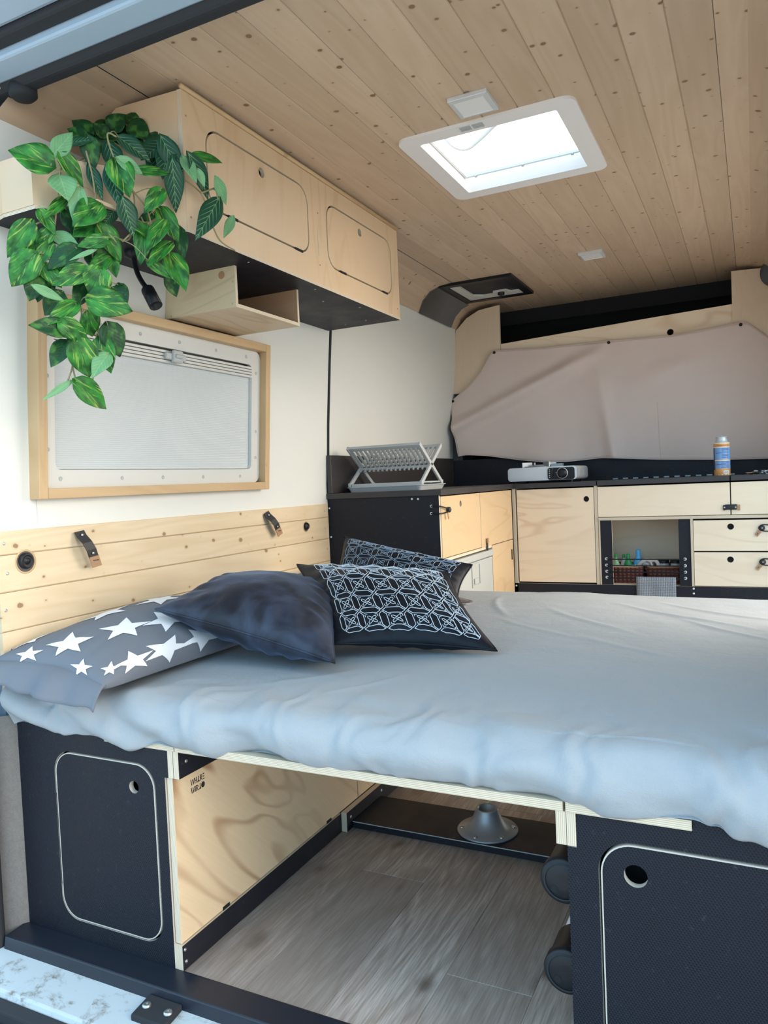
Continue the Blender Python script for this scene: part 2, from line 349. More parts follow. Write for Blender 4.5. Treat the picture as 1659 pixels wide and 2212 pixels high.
# vine leaves: kind, base xyz, tip xyz, width; and stem points
LEAVES=[('v', -0.59, -0.029, 1.692, -0.633, -0.089, 1.713, 0.061), ('p', -0.604, -0.013, 1.724, -0.579, 0.018, 1.778, 0.036), ('v', -0.597, -0.001, 1.73, -0.577, 0.038, 1.678, 0.033), ('d', -0.612, 0.034, 1.766, -0.579, 0.074, 1.791, 0.023), ('k', -0.591, 0.072, 1.793, -0.578, 0.073, 1.729, 0.037), ('k', -0.676, 0.167, 1.856, -0.708, 0.144, 1.887, 0.04), ('k', -0.684, 0.194, 1.865, -0.676, 0.249, 1.917, 0.044), ('k', -0.669, 0.22, 1.886, -0.638, 0.232, 1.919, 0.041), ('k', -0.67, 0.261, 1.895, -0.638, 0.331, 1.941, 0.057), ('k', -0.668, 0.14, 1.837, -0.692, 0.114, 1.853, 0.032), ('k', -0.631, 0.248, 1.902, -0.591, 0.26, 1.868, 0.045), ('k', -0.659, 0.198, 1.857, -0.669, 0.172, 1.881, 0.037), ('d', -0.566, 0.138, 1.811, -0.518, 0.181, 1.771, 0.042), ('d', -0.536, 0.256, 1.839, -0.559, 0.206, 1.79, 0.048), ('d', -0.511, 0.218, 1.829, -0.482, 0.246, 1.746, 0.046), ('d', -0.441, 0.228, 1.776, -0.438, 0.301, 1.705, 0.042), ('p', -0.459, 0.228, 1.775, -0.429, 0.234, 1.72, 0.032), ('p', -0.431, 0.246, 1.747, -0.426, 0.259, 1.713, 0.018), ('p', -0.421, 0.297, 1.743, -0.43, 0.345, 1.7, 0.027), ('d', -0.431, 0.317, 1.701, -0.429, 0.242, 1.604, 0.048), ('p', -0.441, 0.385, 1.681, -0.45, 0.36, 1.63, 0.023), ('v', -0.519, 0.079, 1.728, -0.491, 0.082, 1.655, 0.05), ('p', -0.51, 0.075, 1.728, -0.483, 0.116, 1.706, 0.03), ('v', -0.518, 0.142, 1.727, -0.473, 0.191, 1.732, 0.028), ('d', -0.547, 0.089, 1.731, -0.523, 0.085, 1.64, 0.041), ('d', -0.584, 0.065, 1.728, -0.561, 0.074, 1.656, 0.027), ('p', -0.592, -0.011, 1.68, -0.565, -0.016, 1.633, 0.055), ('p', -0.565, 0.017, 1.656, -0.571, 0.006, 1.585, 0.036), ('v', -0.546, 0.052, 1.629, -0.555, -0.007, 1.577, 0.05), ('k', -0.618, 0.025, 1.626, -0.599, 0.054, 1.576, 0.043), ('v', -0.602, 0.011, 1.641, -0.601, -0.041, 1.59, 0.021), ('v', -0.628, -0.035, 1.608, -0.597, -0.029, 1.561, 0.026), ('v', -0.621, -0.064, 1.573, -0.655, -0.095, 1.507, 0.041), ('v', -0.612, -0.068, 1.506, -0.644, -0.099, 1.445, 0.054), ('v', -0.61, -0.024, 1.565, -0.632, -0.045, 1.531, 0.029), ('p', -0.624, -0.007, 1.564, -0.579, 0.015, 1.537, 0.033), ('k', -0.57, 0.008, 1.53, -0.597, -0.045, 1.487, 0.042), ('v', -0.612, -0.026, 1.539, -0.616, -0.058, 1.492, 0.028), ('d', -0.514, 0.088, 1.647, -0.508, 0.109, 1.577, 0.044), ('v', -0.554, 0.057, 1.588, -0.53, 0.089, 1.524, 0.043), ('v', -0.531, 0.056, 1.554, -0.56, 0.006, 1.536, 0.028), ('p', -0.538, 0.024, 1.524, -0.563, -0.017, 1.5, 0.01), ('v', -0.478, 0.174, 1.686, -0.49, 0.134, 1.635, 0.033), ('v', -0.506, 0.144, 1.602, -0.507, 0.124, 1.522, 0.036), ('v', -0.469, 0.17, 1.613, -0.472, 0.111, 1.546, 0.033), ('v', -0.503, 0.191, 1.655, -0.475, 0.213, 1.587, 0.039), ('v', -0.465, 0.178, 1.566, -0.47, 0.113, 1.511, 0.03), ('k', -0.495, 0.246, 1.625, -0.477, 0.232, 1.549, 0.029), ('v', -0.474, 0.18, 1.543, -0.437, 0.187, 1.467, 0.049), ('v', -0.491, 0.13, 1.519, -0.456, 0.165, 1.485, 0.021), ('k', -0.505, 0.207, 1.507, -0.503, 0.236, 1.466, 0.032), ('d', -0.559, 0.109, 1.64, -0.553, 0.074, 1.599, 0.027), ('v', -0.62, -0.042, 1.491, -0.584, -0.034, 1.445, 0.031), ('v', -0.634, -0.005, 1.503, -0.594, 0.014, 1.483, 0.026), ('v', -0.554, 0.015, 1.483, -0.579, -0.046, 1.449, 0.039), ('v', -0.547, 0.07, 1.521, -0.555, 0.023, 1.481, 0.032), ('v', -0.525, 0.027, 1.482, -0.545, 0.011, 1.435, 0.052), ('k', -0.582, 0.048, 1.477, -0.582, 0.004, 1.413, 0.039), ('k', -0.625, -0.051, 1.468, -0.627, -0.072, 1.419, 0.039), ('p', -0.607, -0.079, 1.437, -0.584, -0.027, 1.414, 0.019), ('k', -0.604, -0.013, 1.436, -0.633, -0.031, 1.393, 0.042), ('v', -0.574, -0.001, 1.411, -0.584, -0.065, 1.363, 0.033), ('v', -0.547, 0.008, 1.42, -0.486, 0.058, 1.399, 0.057), ('v', -0.564, 0.018, 1.395, -0.571, 0.038, 1.35, 0.04), ('k', -0.579, -0.029, 1.352, -0.592, -0.094, 1.355, 0.037), ('v', -0.576, -0.046, 1.365, -0.551, -0.001, 1.334, 0.037), ('v', -0.561, -0.018, 1.329, -0.56, 0.009, 1.261, 0.058), ('k', -0.545, 0.053, 1.373, -0.537, 0.077, 1.311, 0.05), ('v', -0.561, 0.045, 1.343, -0.539, 0.046, 1.274, 0.042), ('p', -0.538, 0.044, 1.306, -0.536, -0.001, 1.261, 0.038), ('v', -0.573, -0.018, 1.245, -0.557, 0.047, 1.195, 0.045), ('p', -0.584, -0.018, 1.246, -0.601, -0.071, 1.209, 0.014), ('k', -0.553, 0.1, 1.47, -0.559, 0.125, 1.434, 0.029), ('v', -0.563, 0.083, 1.535, -0.543, 0.085, 1.487, 0.031), ('k', -0.592, 0.049, 1.532, -0.575, 0.088, 1.508, 0.037), ('k', -0.551, 0.083, 1.459, -0.522, 0.086, 1.425, 0.041), ('k', -0.641, -0.018, 1.484, -0.613, -0.028, 1.445, 0.026), ('k', -0.606, 0.004, 1.363, -0.589, 0.024, 1.334, 0.036), ('k', -0.645, 0.265, 1.935, -0.615, 0.256, 1.891, 0.045), ('k', -0.58, 0.259, 1.868, -0.556, 0.273, 1.842, 0.033), ('k', -0.603, 0.113, 1.783, -0.629, 0.1, 1.76, 0.021), ('k', -0.611, 0.036, 1.575, -0.614, 0.011, 1.532, 0.03), ('k', -0.509, 0.18, 1.637, -0.54, 0.162, 1.631, 0.021)]
STEMS=[[(-0.607, 0.085, 1.777), (-0.609, 0.081, 1.756), (-0.624, 0.055, 1.743), (-0.632, 0.039, 1.759)], [(-0.61, 0.019, 1.746), (-0.613, 0.013, 1.706), (-0.617, 0.005, 1.646), (-0.622, -0.004, 1.582), (-0.628, -0.015, 1.506), (-0.634, -0.026, 1.442)], [(-0.579, 0.054, 1.752), (-0.573, 0.064, 1.688), (-0.573, 0.065, 1.609), (-0.579, 0.053, 1.564), (-0.578, 0.056, 1.514), (-0.573, 0.063, 1.435), (-0.577, 0.057, 1.367)], [(-0.569, 0.05, 1.365), (-0.577, 0.037, 1.304), (-0.578, 0.034, 1.248)], [(-0.587, -0.003, 1.333), (-0.59, -0.008, 1.28), (-0.596, -0.018, 1.247)], [(-0.59, -0.008, 1.28), (-0.587, -0.003, 1.246)], [(-0.53, 0.121, 1.692), (-0.511, 0.155, 1.647), (-0.504, 0.168, 1.598), (-0.488, 0.197, 1.551)], [(-0.546, 0.113, 1.797), (-0.556, 0.096, 1.799), (-0.55, 0.105, 1.751), (-0.531, 0.14, 1.677), (-0.537, 0.129, 1.58), (-0.55, 0.105, 1.572)], [(-0.522, 0.114, 1.58), (-0.531, 0.098, 1.56)], [(-0.606, -0.016, 1.699), (-0.597, -0.0, 1.693)], [(-0.637, -0.052, 1.571), (-0.627, -0.033, 1.584), (-0.618, -0.017, 1.594)], [(-0.515, 0.19, 1.746), (-0.497, 0.222, 1.746), (-0.461, 0.242, 1.724), (-0.461, 0.29, 1.713)], [(-0.451, 0.277, 1.707), (-0.451, 0.295, 1.682), (-0.451, 0.317, 1.637), (-0.451, 0.344, 1.611), (-0.451, 0.398, 1.603)], [(-0.441, 0.265, 1.701), (-0.441, 0.324, 1.733)], [(-0.605, 0.006, 1.526), (-0.599, 0.017, 1.463), (-0.593, 0.028, 1.398), (-0.599, 0.016, 1.337)], [(-0.565, 0.036, 1.349), (-0.552, 0.06, 1.375)], [(-0.531, 0.16, 1.632), (-0.522, 0.176, 1.59), (-0.509, 0.2, 1.566)], [(-0.579, 0.033, 1.244), (-0.577, 0.037, 1.271)]]
# ---------------------------------------------------------------- mesh builder
class G:
    def __init__(s): s.v = []; s.f = []; s.m = []; s.r = []; s.sm = []; s.uv = []
    def add(s, vs, fs, mat=0, rnd=0.0, smooth=False, uvs=None):
        o = len(s.v); s.v += [tuple(p) for p in vs]
        for i, f in enumerate(fs):
            s.f.append([o+j for j in f]); s.m.append(mat[i] if isinstance(mat, list) else mat); s.r.append(rnd); s.sm.append(smooth)
            s.uv.append([uvs[j] for j in f] if uvs else None)
        return s
    def hexa(s, p, mat=0, rnd=0.0):
        return s.add(p, [(0, 3, 2, 1), (4, 5, 6, 7), (0, 1, 5, 4), (1, 2, 6, 5), (2, 3, 7, 6), (3, 0, 4, 7)], mat, rnd)
    def box(s, x0, x1, y0, y1, z0, z1, mat=0, rnd=0.0):
        return s.hexa([(x0, y0, z0), (x1, y0, z0), (x1, y1, z0), (x0, y1, z0), (x0, y0, z1), (x1, y0, z1), (x1, y1, z1), (x0, y1, z1)], mat, rnd)
    def obox(s, c, ax, ay, az, mat=0, rnd=0.0):
        c = Vector(c); ax = Vector(ax); ay = Vector(ay); az = Vector(az)
        p = [c+a*ax+b*ay+d*az for d in (-.5, .5) for a, b in ((-.5, -.5), (.5, -.5), (.5, .5), (-.5, .5))]
        return s.hexa(p, mat, rnd)
    def lathe(s, prof, c=(0, 0, 0), axis=(0, 0, 1), n=32, mat=0, smooth=True, cap=True, ref=None, sweep=None):
        az = Vector(axis).normalized(); r_ = Vector(ref) if ref else (Vector((1, 0, 0)) if abs(az.x) < .9 else Vector((0, 1, 0)))
        ax = (r_-az*r_.dot(az)).normalized(); ay = az.cross(ax); c = Vector(c); vs = []; fs = []
        for r, h in prof:
            for i in range(n):
                a = 2*PI*i/n; vs.append(c+az*h+(ax*math.cos(a)+ay*math.sin(a))*r)
        for k in range(len(prof)-1):
            for i in range(n):
                j = (i+1) % n; fs.append((k*n+i, k*n+j, (k+1)*n+j, (k+1)*n+i))
        s.add(vs, fs, mat, 0, smooth)
        if cap:
            for k, rev in ((0, True), (len(prof)-1, False)):
                if prof[k][0] > 1e-6:
                    o = len(s.v); s.v += [tuple(vs[k*n+i]) for i in range(n)]
                    f = list(range(o, o+n)); s.f.append(f[::-1] if rev else f); s.m.append(mat); s.r.append(0); s.sm.append(False); s.uv.append(None)
        return s
    def cyl(s, p0, p1, r, n=20, mat=0, r1=None, smooth=True):
        p0 = Vector(p0); p1 = Vector(p1); d = p1-p0
        return s.lathe([(r, 0), (r if r1 is None else r1, d.length)], p0, d, n, mat, smooth)
    def tube(s, pts, r, n=8, mat=0, smooth=True, sub=0):
        P = [Vector(p) for p in pts]
        if sub: P = spline(P, sub)
        vs = []; fs = []; t0 = (P[1]-P[0]).normalized()
        nrm = t0.orthogonal().normalized()
        for i, p in enumerate(P):
            t = ((P[min(i+1, len(P)-1)]-P[max(i-1, 0)])).normalized()
            nrm = (nrm-t*nrm.dot(t)).normalized(); b = t.cross(nrm)
            rr = r(i/(len(P)-1)) if callable(r) else r
            for k in range(n):
                a = 2*PI*k/n; vs.append(p+(nrm*math.cos(a)+b*math.sin(a))*rr)
        for i in range(len(P)-1):
            for k in range(n):
                j = (k+1) % n; fs.append((i*n+k, i*n+j, (i+1)*n+j, (i+1)*n+k))
        fs.append(tuple(range(n))[::-1]); fs.append(tuple((len(P)-1)*n+k for k in range(n)))
        return s.add(vs, fs, mat, 0, smooth)
    def plate(s, outer, holes, O, U, V, t, matf=0, mate=1, rnd=0.0):
        """flat board: 2D outline and holes in the plane O+U*a+V*b, front on the U x V side, thickness t behind"""
        O = Vector(O); U = Vector(U); V = Vector(V); Nn = U.cross(V).normalized()
        loops = [outer]+list(holes)
        tri = tessellate_polygon([[Vector((a, b, 0)) for a, b in l] for l in loops])
        flat = [q for l in loops for q in l]
        vf = [O+U*a+V*b for a, b in flat]; vb = [p-Nn*t for p in vf]
        def orient(f, front):
            a, b, c = (Vector((*flat[i], 0)) for i in f)
            ccw = (b-a).cross(c-a).z > 0
            f = tuple(f) if ccw == front else tuple(reversed(f)); return f
        s.add(vf, [orient(f, True) for f in tri], matf, rnd)
        s.add(vb, [orient(f, False) for f in tri], matf, rnd)
        for li, l in enumerate(loops):
            n = len(l); area = sum(l[i][0]*l[(i+1) % n][1]-l[(i+1) % n][0]*l[i][1] for i in range(n))
            a = [O+U*p[0]+V*p[1] for p in l]; b = [p-Nn*t for p in a]
            out = (area > 0) == (li == 0)
            fs = []
            for i in range(n):
                j = (i+1) % n; f = (i, j, n+j, n+i); fs.append(f[::-1] if out else f)
            s.add(a+b, fs, mate, rnd)
        return s
    def out(s, name, mats, parent=None, bevel=0, smooth=None):
        me = bpy.data.meshes.new(name); me.from_pydata(s.v, [], s.f)
        for m in (mats if isinstance(mats, (list, tuple)) else [mats]):
            me.materials.append(MAT[m] if isinstance(m, str) else m)
        me.polygons.foreach_set('material_index', s.m); me.polygons.foreach_set('use_smooth', s.sm)
        at = me.attributes.new('rnd', 'FLOAT', 'FACE'); at.data.foreach_set('value', [float(x) for x in s.r])
        if any(u is not None for u in s.uv):
            ul = me.uv_layers.new(name='UVMap'); k = 0
            for fi, u in enumerate(s.uv):
                for q in range(len(s.f[fi])):
                    ul.data[k].uv = u[q] if u else (0, 0); k += 1
        me.validate(); me.update()
        o = bpy.data.objects.new(name, me); COL.objects.link(o)
        if parent: attach(o, parent)
        if bevel:
            b = o.modifiers.new('bevel', 'BEVEL'); b.width = bevel; b.segments = 2; b.limit_method = 'ANGLE'; b.angle_limit = 0.7
        return o
def attach(o, p):
    o.parent = p
    T = Matrix.Translation(-Vector(p['origin'])) if 'origin' in p else Matrix.Identity(4)
    o.matrix_parent_inverse = T
def thing(name, label, cat, loc=(0, 0, 0), group=None):
    o = bpy.data.objects.new(name, None); COL.objects.link(o); o.location = loc; o.empty_display_size = 0.05
    ORIGIN[o.name] = Vector(loc); o['label'] = label; o['category'] = cat
    if group: o['group'] = group
    return o
ORIGIN = {}
def attach(o, p):
    o.parent = p
    if p.type == 'EMPTY': o.matrix_parent_inverse = Matrix.Translation(-ORIGIN[p.name])
def tag(o, label, cat, group=None, kind=None):
    o['label'] = label; o['category'] = cat
    if group: o['group'] = group
    if kind: o['kind'] = kind
    return o
def struct(o, label=None):
    o['kind'] = 'structure'
    if label: o['label'] = label
    return o
def spline(P, sub):
    out = []
    for i in range(len(P)-1):
        a = P[max(i-1, 0)]; b = P[i]; c = P[i+1]; d = P[min(i+2, len(P)-1)]
        for k in range(sub):
            t = k/sub
            out.append(0.5*((2*b)+(c-a)*t+(2*a-5*b+4*c-d)*t*t+(3*b-a-3*c+d)*t**3))
    return out+[P[-1]]
def rect(x0, x1, y0, y1): return [(x0, y0), (x1, y0), (x1, y1), (x0, y1)]
def rrect(x0, x1, y0, y1, r, n=8):
    o = []
    for cx, cy, a0 in ((x1-r, y0+r, -PI/2), (x1-r, y1-r, 0), (x0+r, y1-r, PI/2), (x0+r, y0+r, PI)):
        for i in range(n+1):
            a = a0+PI/2*i/n; o.append((cx+r*math.cos(a), cy+r*math.sin(a)))
    return o
def circ(x, y, r, n=28): return [(x+r*math.cos(2*PI*i/n), y+r*math.sin(2*PI*i/n)) for i in range(n)]
X_, Y_, Z_ = (1, 0, 0), (0, 1, 0), (0, 0, 1)
def screw(parent, p, axis, r=0.004, name='screw', mat='steel'):
    g = G(); g.lathe([(r, 0), (r, 0.0008), (r*0.7, 0.0016), (r*0.25, 0.0016), (r*0.2, 0.0006), (0, 0.0006)], p, axis, 14)
    return g.out(name, mat, parent)
def xw(z):
    pts = [(0, -.86), (1.0, -.86), (1.25, -.846), (1.5, -.826), (1.65, -.812), (1.86, -.80)]
    for (a, b), (c, d) in zip(pts, pts[1:]):
        if z <= c: return b+(d-b)*(z-a)/(c-a)
    return -.80
XM = 0.02                                   # centre line of the van
def mir(x): return 2*XM-x

# ================================================================ SETTING
g = G()                                     # floor: vinyl planks
bx = [-0.941+0.1778*i for i in range(12)]
for i in range(11):
    off = {4: 0.508, 5: 0.98, 6: 0.204, 7: 0.631, 3: 0.85}.get(i, random.uniform(0, 1.2))
    ys = [-0.02]
    y = off-1.22
    while y < -0.02: y += 1.22
    while y < 2.98: ys.append(y); y += 1.22
    ys.append(2.98)
    x0, x1 = max(bx[i], -.875), min(bx[i+1], .915)
    if x1 <= x0: continue
    for a, b in zip(ys, ys[1:]):
        e = 0.0011; r = random.random()
        g.add([(x0+e, a+e, 0), (x1-e, a+e, 0), (x1-e, b-e, 0), (x0+e, b-e, 0), (x0, a, -.0012), (x1, a, -.0012), (x1, b, -.0012), (x0, b, -.0012)],
              [(0, 1, 2, 3), (4, 5, 1, 0), (5, 6, 2, 1), (6, 7, 3, 2), (7, 4, 0, 3)], 0, r)
g.box(-.88, .92, -.02, 3.0, -.03, -.0012, 1)
struct(g.out('floor', ['vinyl', 'black_matte']))

g = G()                                     # ceiling: tongue and groove boards
pb = [-.615+.098*i for i in range(14)]
pb = [x for x in pb if x < .63]+[.655]
sky_y0, sky_y1, sx0, sx1 = 0.872, 1.314, -0.146, 0.270
def board(xa, xb, ya, yb, r):
    c = 0.0035; z = 1.98
    g.add([(xa+.0001, ya, z+.0028), (xa+c, ya, z), (xb-c*.6, ya, z), (xb-.0001, ya, z+.0028), (xa+.0001, yb, z+.0028), (xa+c, yb, z), (xb-c*.6, yb, z), (xb-.0001, yb, z+.0028)],
          [(0, 4, 5, 1), (1, 5, 6, 2), (2, 6, 7, 3), (0, 1, 2, 3), (7, 6, 5, 4)], 0, r)
for xa, xb in zip(pb, pb[1:]):
    r = random.random()
    if xb > sx0 and xa < sx1:
        board(xa, xb, 0.07, sky_y0, r); board(xa, xb, sky_y1, 3.2, r)
        if xa < sx0: board(xa, sx0, sky_y0, sky_y1, r)
        if xb > sx1: board(sx1, xb, sky_y0, sky_y1, r)
    else: board(xa, xb, 0.07, 3.2, r)
cove = [(-.80, 1.86), (-.776, 1.915), (-.735, 1.955), (-.68, 1.974), (-.615, 1.98)]
for side in (0, 1):
    for (xa, za), (xb, zb) in zip(cove, cove[1:]):
        if side: xa, xb = mir(xa), mir(xb)
        f = [(0, 1, 2, 3)] if side else [(3, 2, 1, 0)]
        g.add([(xa, 0.0, za), (xb, 0.03, zb), (xb, 3.2, zb), (xa, 3.2, za)], f, 0, random.random())
# outer roof skin above, open at the skylight
ex = [(-.95, sx0), (sx0, sx1), (sx1, .99)]
for a, b in ex:
    if a == sx0: g.box(a, b, -.02, sky_y0, 1.995, 2.02, 1); g.box(a, b, sky_y1, 3.4, 1.995, 2.02, 1)
    else: g.box(a, b, -.02, 3.4, 1.995, 2.02, 1)
struct(g.out('ceiling', ['pine_ceiling', 'body_paint']))

def wallprof(g, y0, y1, zs, mat=0, right=False, inset=0.0):
    vs = []; fs = []
    for y in (y0, y1):
        for z in zs:
            x = xw(z)+inset; vs.append((mir(x) if right else x, y, z))
    n = len(zs)
    for i in range(n-1):
        f = (i, n+i, n+i+1, i+1); fs.append(f if right else f[::-1])
    return g.add(vs, fs, mat, 0, True)
zs = [0.0, 0.5, 0.9, 1.0, 1.08, 1.16, 1.25, 1.33, 1.42, 1.5, 1.58, 1.65, 1.75, 1.862]
# window recess: wall_left panel has an opening for window_1
WY0, WY1, WZ0, WZ1 = 0.10, 1.02, 1.015, 1.485
g = G()
wallprof(g, -.055, .03, [z for z in zs if z >= .9]); wallprof(g, 0.03, WY0, zs); wallprof(g, WY1, 1.492, zs)
wallprof(g, WY0, WY1, [z for z in zs if z < 1.0]+[WZ0]); wallprof(g, WY0, WY1, [WZ1]+[z for z in zs if z > WZ1])
wallprof(g, 1.504, 2.94, zs, 0, False, -0.004)
g.box(-.93, -.885, 0.0, 3.4, -.05, 2.0, 1)                 # outer skin
struct(g.out('wall_left', ['white_wall', 'body_paint']))
g = G(); g.v = []
pts = [(xw(z)+.004, 1.498, z) for z in zs if z > .9]
g.tube([(p[0]-.003, p[1], p[2]) for p in pts], 0.0065, 8); struct(g.out('trim_1', 'black_matte'), 'black rubber seam between the two white wall panels')
# right wall with the open sliding door
g = G()
DY0, DY1 = 1.00, 2.40
wallprof(g, 0.03, DY0, zs, 0, True); wallprof(g, DY1, 2.94, zs, 0, True); wallprof(g, DY0, DY1, [z for z in zs if z >= 1.75], 0, True)
g.box(.925, .97, 0, DY0, -.05, 2.0, 1); g.box(.925, .97, DY1, 3.4, -.05, 2.0, 1); g.box(.86, .97, DY0, DY1, 1.75, 2.0, 1)
g.box(.905, .925, DY0-.02, DY0, 0, 1.8, 1); g.box(.905, .925, DY1, DY1+.02, 0, 1.8, 1)
struct(g.out('wall_right', ['white_wall', 'body_paint']))

# front bulkhead: beam, pillars, near-black boards standing in for the shaded cab behind
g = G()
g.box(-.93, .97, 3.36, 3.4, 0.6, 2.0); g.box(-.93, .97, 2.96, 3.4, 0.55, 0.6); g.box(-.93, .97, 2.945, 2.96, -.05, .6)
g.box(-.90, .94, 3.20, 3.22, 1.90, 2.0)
struct(g.out('cab_shade_wall', 'shade_black'))
g = G()
g.plate([(-.56, 1.62), (.655, 1.62), (.655, 1.822), (-.56, 1.735)] if 0 else [(-.56, 1.55), (.655, 1.55), (.655, 1.802), (.3, 1.788), (-.56, 1.748)], [circ(.345, 1.702, .016)], (0, 2.935, 0), X_, Z_, .015)
struct(g.out('trim_2', ['ply_frontx', 'edge_y']), 'plywood beam across the top of the cab opening')
g = G()
g.plate([(-.862, 1.495), (-.545, 1.495), (-.540, 1.962), (-.66, 1.950), (-.735, 1.915), (-.785, 1.868), (-.800, 1.855)], [], (0, 2.92, 0), X_, Z_, .015)
struct(g.out('trim_3', ['ply_pillar', 'edge_y']), 'plywood pillar panel at the left of the cab opening')
g = G()
g.plate([(.632, 1.45), (.90, 1.30), (.88, 1.80), (.82, 1.83), (.80, 1.85), (.785, 1.95), (.632, 1.957)], [], (0, 2.92, 0), X_, Z_, .015)
struct(g.out('trim_4', ['ply_pillar', 'edge_y']), 'plywood pillar panel at the right of the cab opening')
g = G()
g.plate([(-.90, 1.05), (-.80, 1.05), (-.80, 1.53), (-.90, 1.53)], [], (0, 2.945, 0), X_, Z_, .02); g.plate([(.75, .95), (.95, .95), (.95, 1.5), (.75, 1.5)], [], (0, 2.945, 0), X_, Z_, .02)
struct(g.out('trim_5', ['felt_dark', 'felt_dark']), 'dark felt lining beside the cab opening')
g = G()                                     # pine planking low on the left wall
pz = [.42, .514, .604, .694, .785, .873-.0, .928]
pz = [.56, .60, .694, .785, .872, .928]
for z0, z1 in zip(pz, pz[1:]):
    x = -.852; c = .003; r = random.random(); y0, y1 = -.02, 1.478
    zz0, zz1 = z0+.0004, z1-.0004
    P = [(x-.012, zz0), (x-c, zz0), (x, zz0+c), (x, zz1-c*.5), (x-c*.5, zz1), (x-.012, zz1)]
    hs = []
    vs = [(a, y0, b) for a, b in P]+[(a, y1, b) for a, b in P]; n = len(P)
    g.add(vs, [(i+1, i, n+i, n+i+1) for i in range(n-1)]+[tuple(range(n)), tuple(range(2*n-1, n-1, -1))], 0, r*.8)
o = struct(g.out('trim_6', 'pine_wall'), 'pale knotty pine boards along the left wall above the bed')
for y in (0.0, 1.455):
    for z in (.90, .83, .745, .65, .55): screw(o, (-.852, y+random.uniform(-.008, .008), z), X_)

# rear door opening: header, seal, sill, side lining
def bar_y(name, prof, x0, x1, mat, label, bevel=0):
    g = G(); n = len(prof)
    g.add([(x0, a, b) for a, b in prof]+[(x1, a, b) for a, b in prof], [(i, (i+1) % n, n+(i+1) % n, n+i) for i in range(n)]+[tuple(range(n))[::-1], tuple(range(n, 2*n))], 0)
    return struct(g.out(name, mat, None, bevel), label)
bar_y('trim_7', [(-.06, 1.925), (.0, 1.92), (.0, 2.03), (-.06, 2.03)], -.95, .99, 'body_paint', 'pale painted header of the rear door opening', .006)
bar_y('trim_8', [(-.004, 1.925), (.012, 1.908), (.040, 1.908), (.052, 1.93), (.052, 2.03), (-.004, 2.03)], -.95, .99, 'black_matte', 'dark rubber seal under the rear door header', .006)
bar_y('trim_9', [(.052, 1.945), (.095, 1.968), (.095, 2.03), (.052, 2.03)], -.95, .99, 'felt', 'grey edge lining of the ceiling at the rear opening', .003)
bar_y('trim_10', [(-.092, 1.945), (-.06, 1.94), (-.06, 2.05), (-.092, 2.05)], -.95, .99, 'black_matte', 'outer rubber seal above the rear doors', .006)
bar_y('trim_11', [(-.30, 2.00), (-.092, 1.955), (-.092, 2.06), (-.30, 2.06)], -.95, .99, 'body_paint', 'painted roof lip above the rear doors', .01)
bar_y('trim_12', [(-.062, -.026), (-.058, .0), (-.0, .004), (.006, -.002), (.006, -.04), (-.062, -.04)], -.86, .92, 'black_paint', 'black threshold strip on the rear sill', .003)
bar_y('trim_13', [(-.155, -.055), (-.150, -.040), (-.062, -.027), (-.0, -.027), (-.0, -.09), (-.155, -.09)], -.95, .99, 'dirty_white', 'dirty white painted metal sill of the rear doors', .004)
bar_y('trim_14', [(-.185, -.085), (-.180, -.058), (-.155, -.05), (-.155, -.10), (-.185, -.10)], -.95, .99, 'black_matte', 'black rubber weather strip on the sill', .004)
bar_y('trim_15', [(-.45, -.14), (-.44, -.10), (-.185, -.075), (-.185, -.25), (-.45, -.25)], -.98, 1.02, 'bumper', 'weathered grey plastic bumper step', .008)
for nm, sgn in (('trim_16', 0), ('trim_17', 1)):
    g = G()                                 # grey carpet at the jamb beside the box
    f = (lambda x: mir(x)) if sgn else (lambda x: x)
    P = []
    for z, wd in ((-.02, .03), (.0, .032), (.2, .036), (.35, .040), (.43, .030), (.50, -.006)):
        P.append((z, wd))
    vs = []; 
    for z, wd in P:
        xx = xw(z)
        vs += [(f(xx-.01), .012, z), (f(xx+wd*.35), -.004, z), (f(xx+wd*.35), .02, z)] if 0 else [(f(xx-.05), -.035, z), (f(xx-.018), -.035, z), (f(xx+.012), .0, z), (f(xx+.012), .03, z)]
    fs = []
    for i in range(len(P)-1):
        for k in range(3): fs.append((i*4+k, i*4+k+1, (i+1)*4+k+1, (i+1)*4+k))
    g.add(vs, fs, 0, 0, True)
    struct(g.out(nm, 'felt'), 'grey felt lining of the rear door jamb')
for nm, sgn in (('trim_18', 0), ('trim_19', 1)):
    g = G(); f = (lambda x: mir(x)) if sgn else (lambda x: x)
    g.tube([(f(-.878), -.058, z) for z in (-.06, .2, .42)]+[(f(-.890), -.058, .52), (f(-.905), -.05, .9), (f(-.905), -.05, 1.8)], .013, 10, sub=4)
    struct(g.out(nm, 'black_matte'), 'black rubber seal up the rear door jamb')
for nm, sgn in (('trim_20', 0), ('trim_21', 1)):
    g = G(); f = (lambda x: mir(x)) if sgn else (lambda x: x)
    a, b = sorted((f(-.96), f(-.90))); g.box(a, b, -.06, .0, -.09, 2.03)
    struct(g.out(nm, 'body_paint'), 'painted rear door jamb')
g = G(); g.box(-30, 30, -30, 30, -.72, -.70); struct(g.out('ground', 'asphalt'), 'grey ground outside the van')
g = G()                                     # door check stop under the header
g.lathe([(0, -.012), (.022, -.012), (.03, -.004), (.03, .02), (.0, .02)], (-.735, .03, 1.905), (0, 0, 1), 24)
tag(g.out('door_stop', 'black_matte'), 'dark round rubber stop under the rear door header', 'door stop')
g = G()                                     # striker plate on the sill
g.obox((-.375, -.088, -.026), (.085, 0, 0), (0, .055, .008), (0, 0, .014)); o = g.out('door_striker', 'black_matte', None, .003)
tag(o, 'dark metal door striker plate with two bolts on the white sill', 'striker plate')
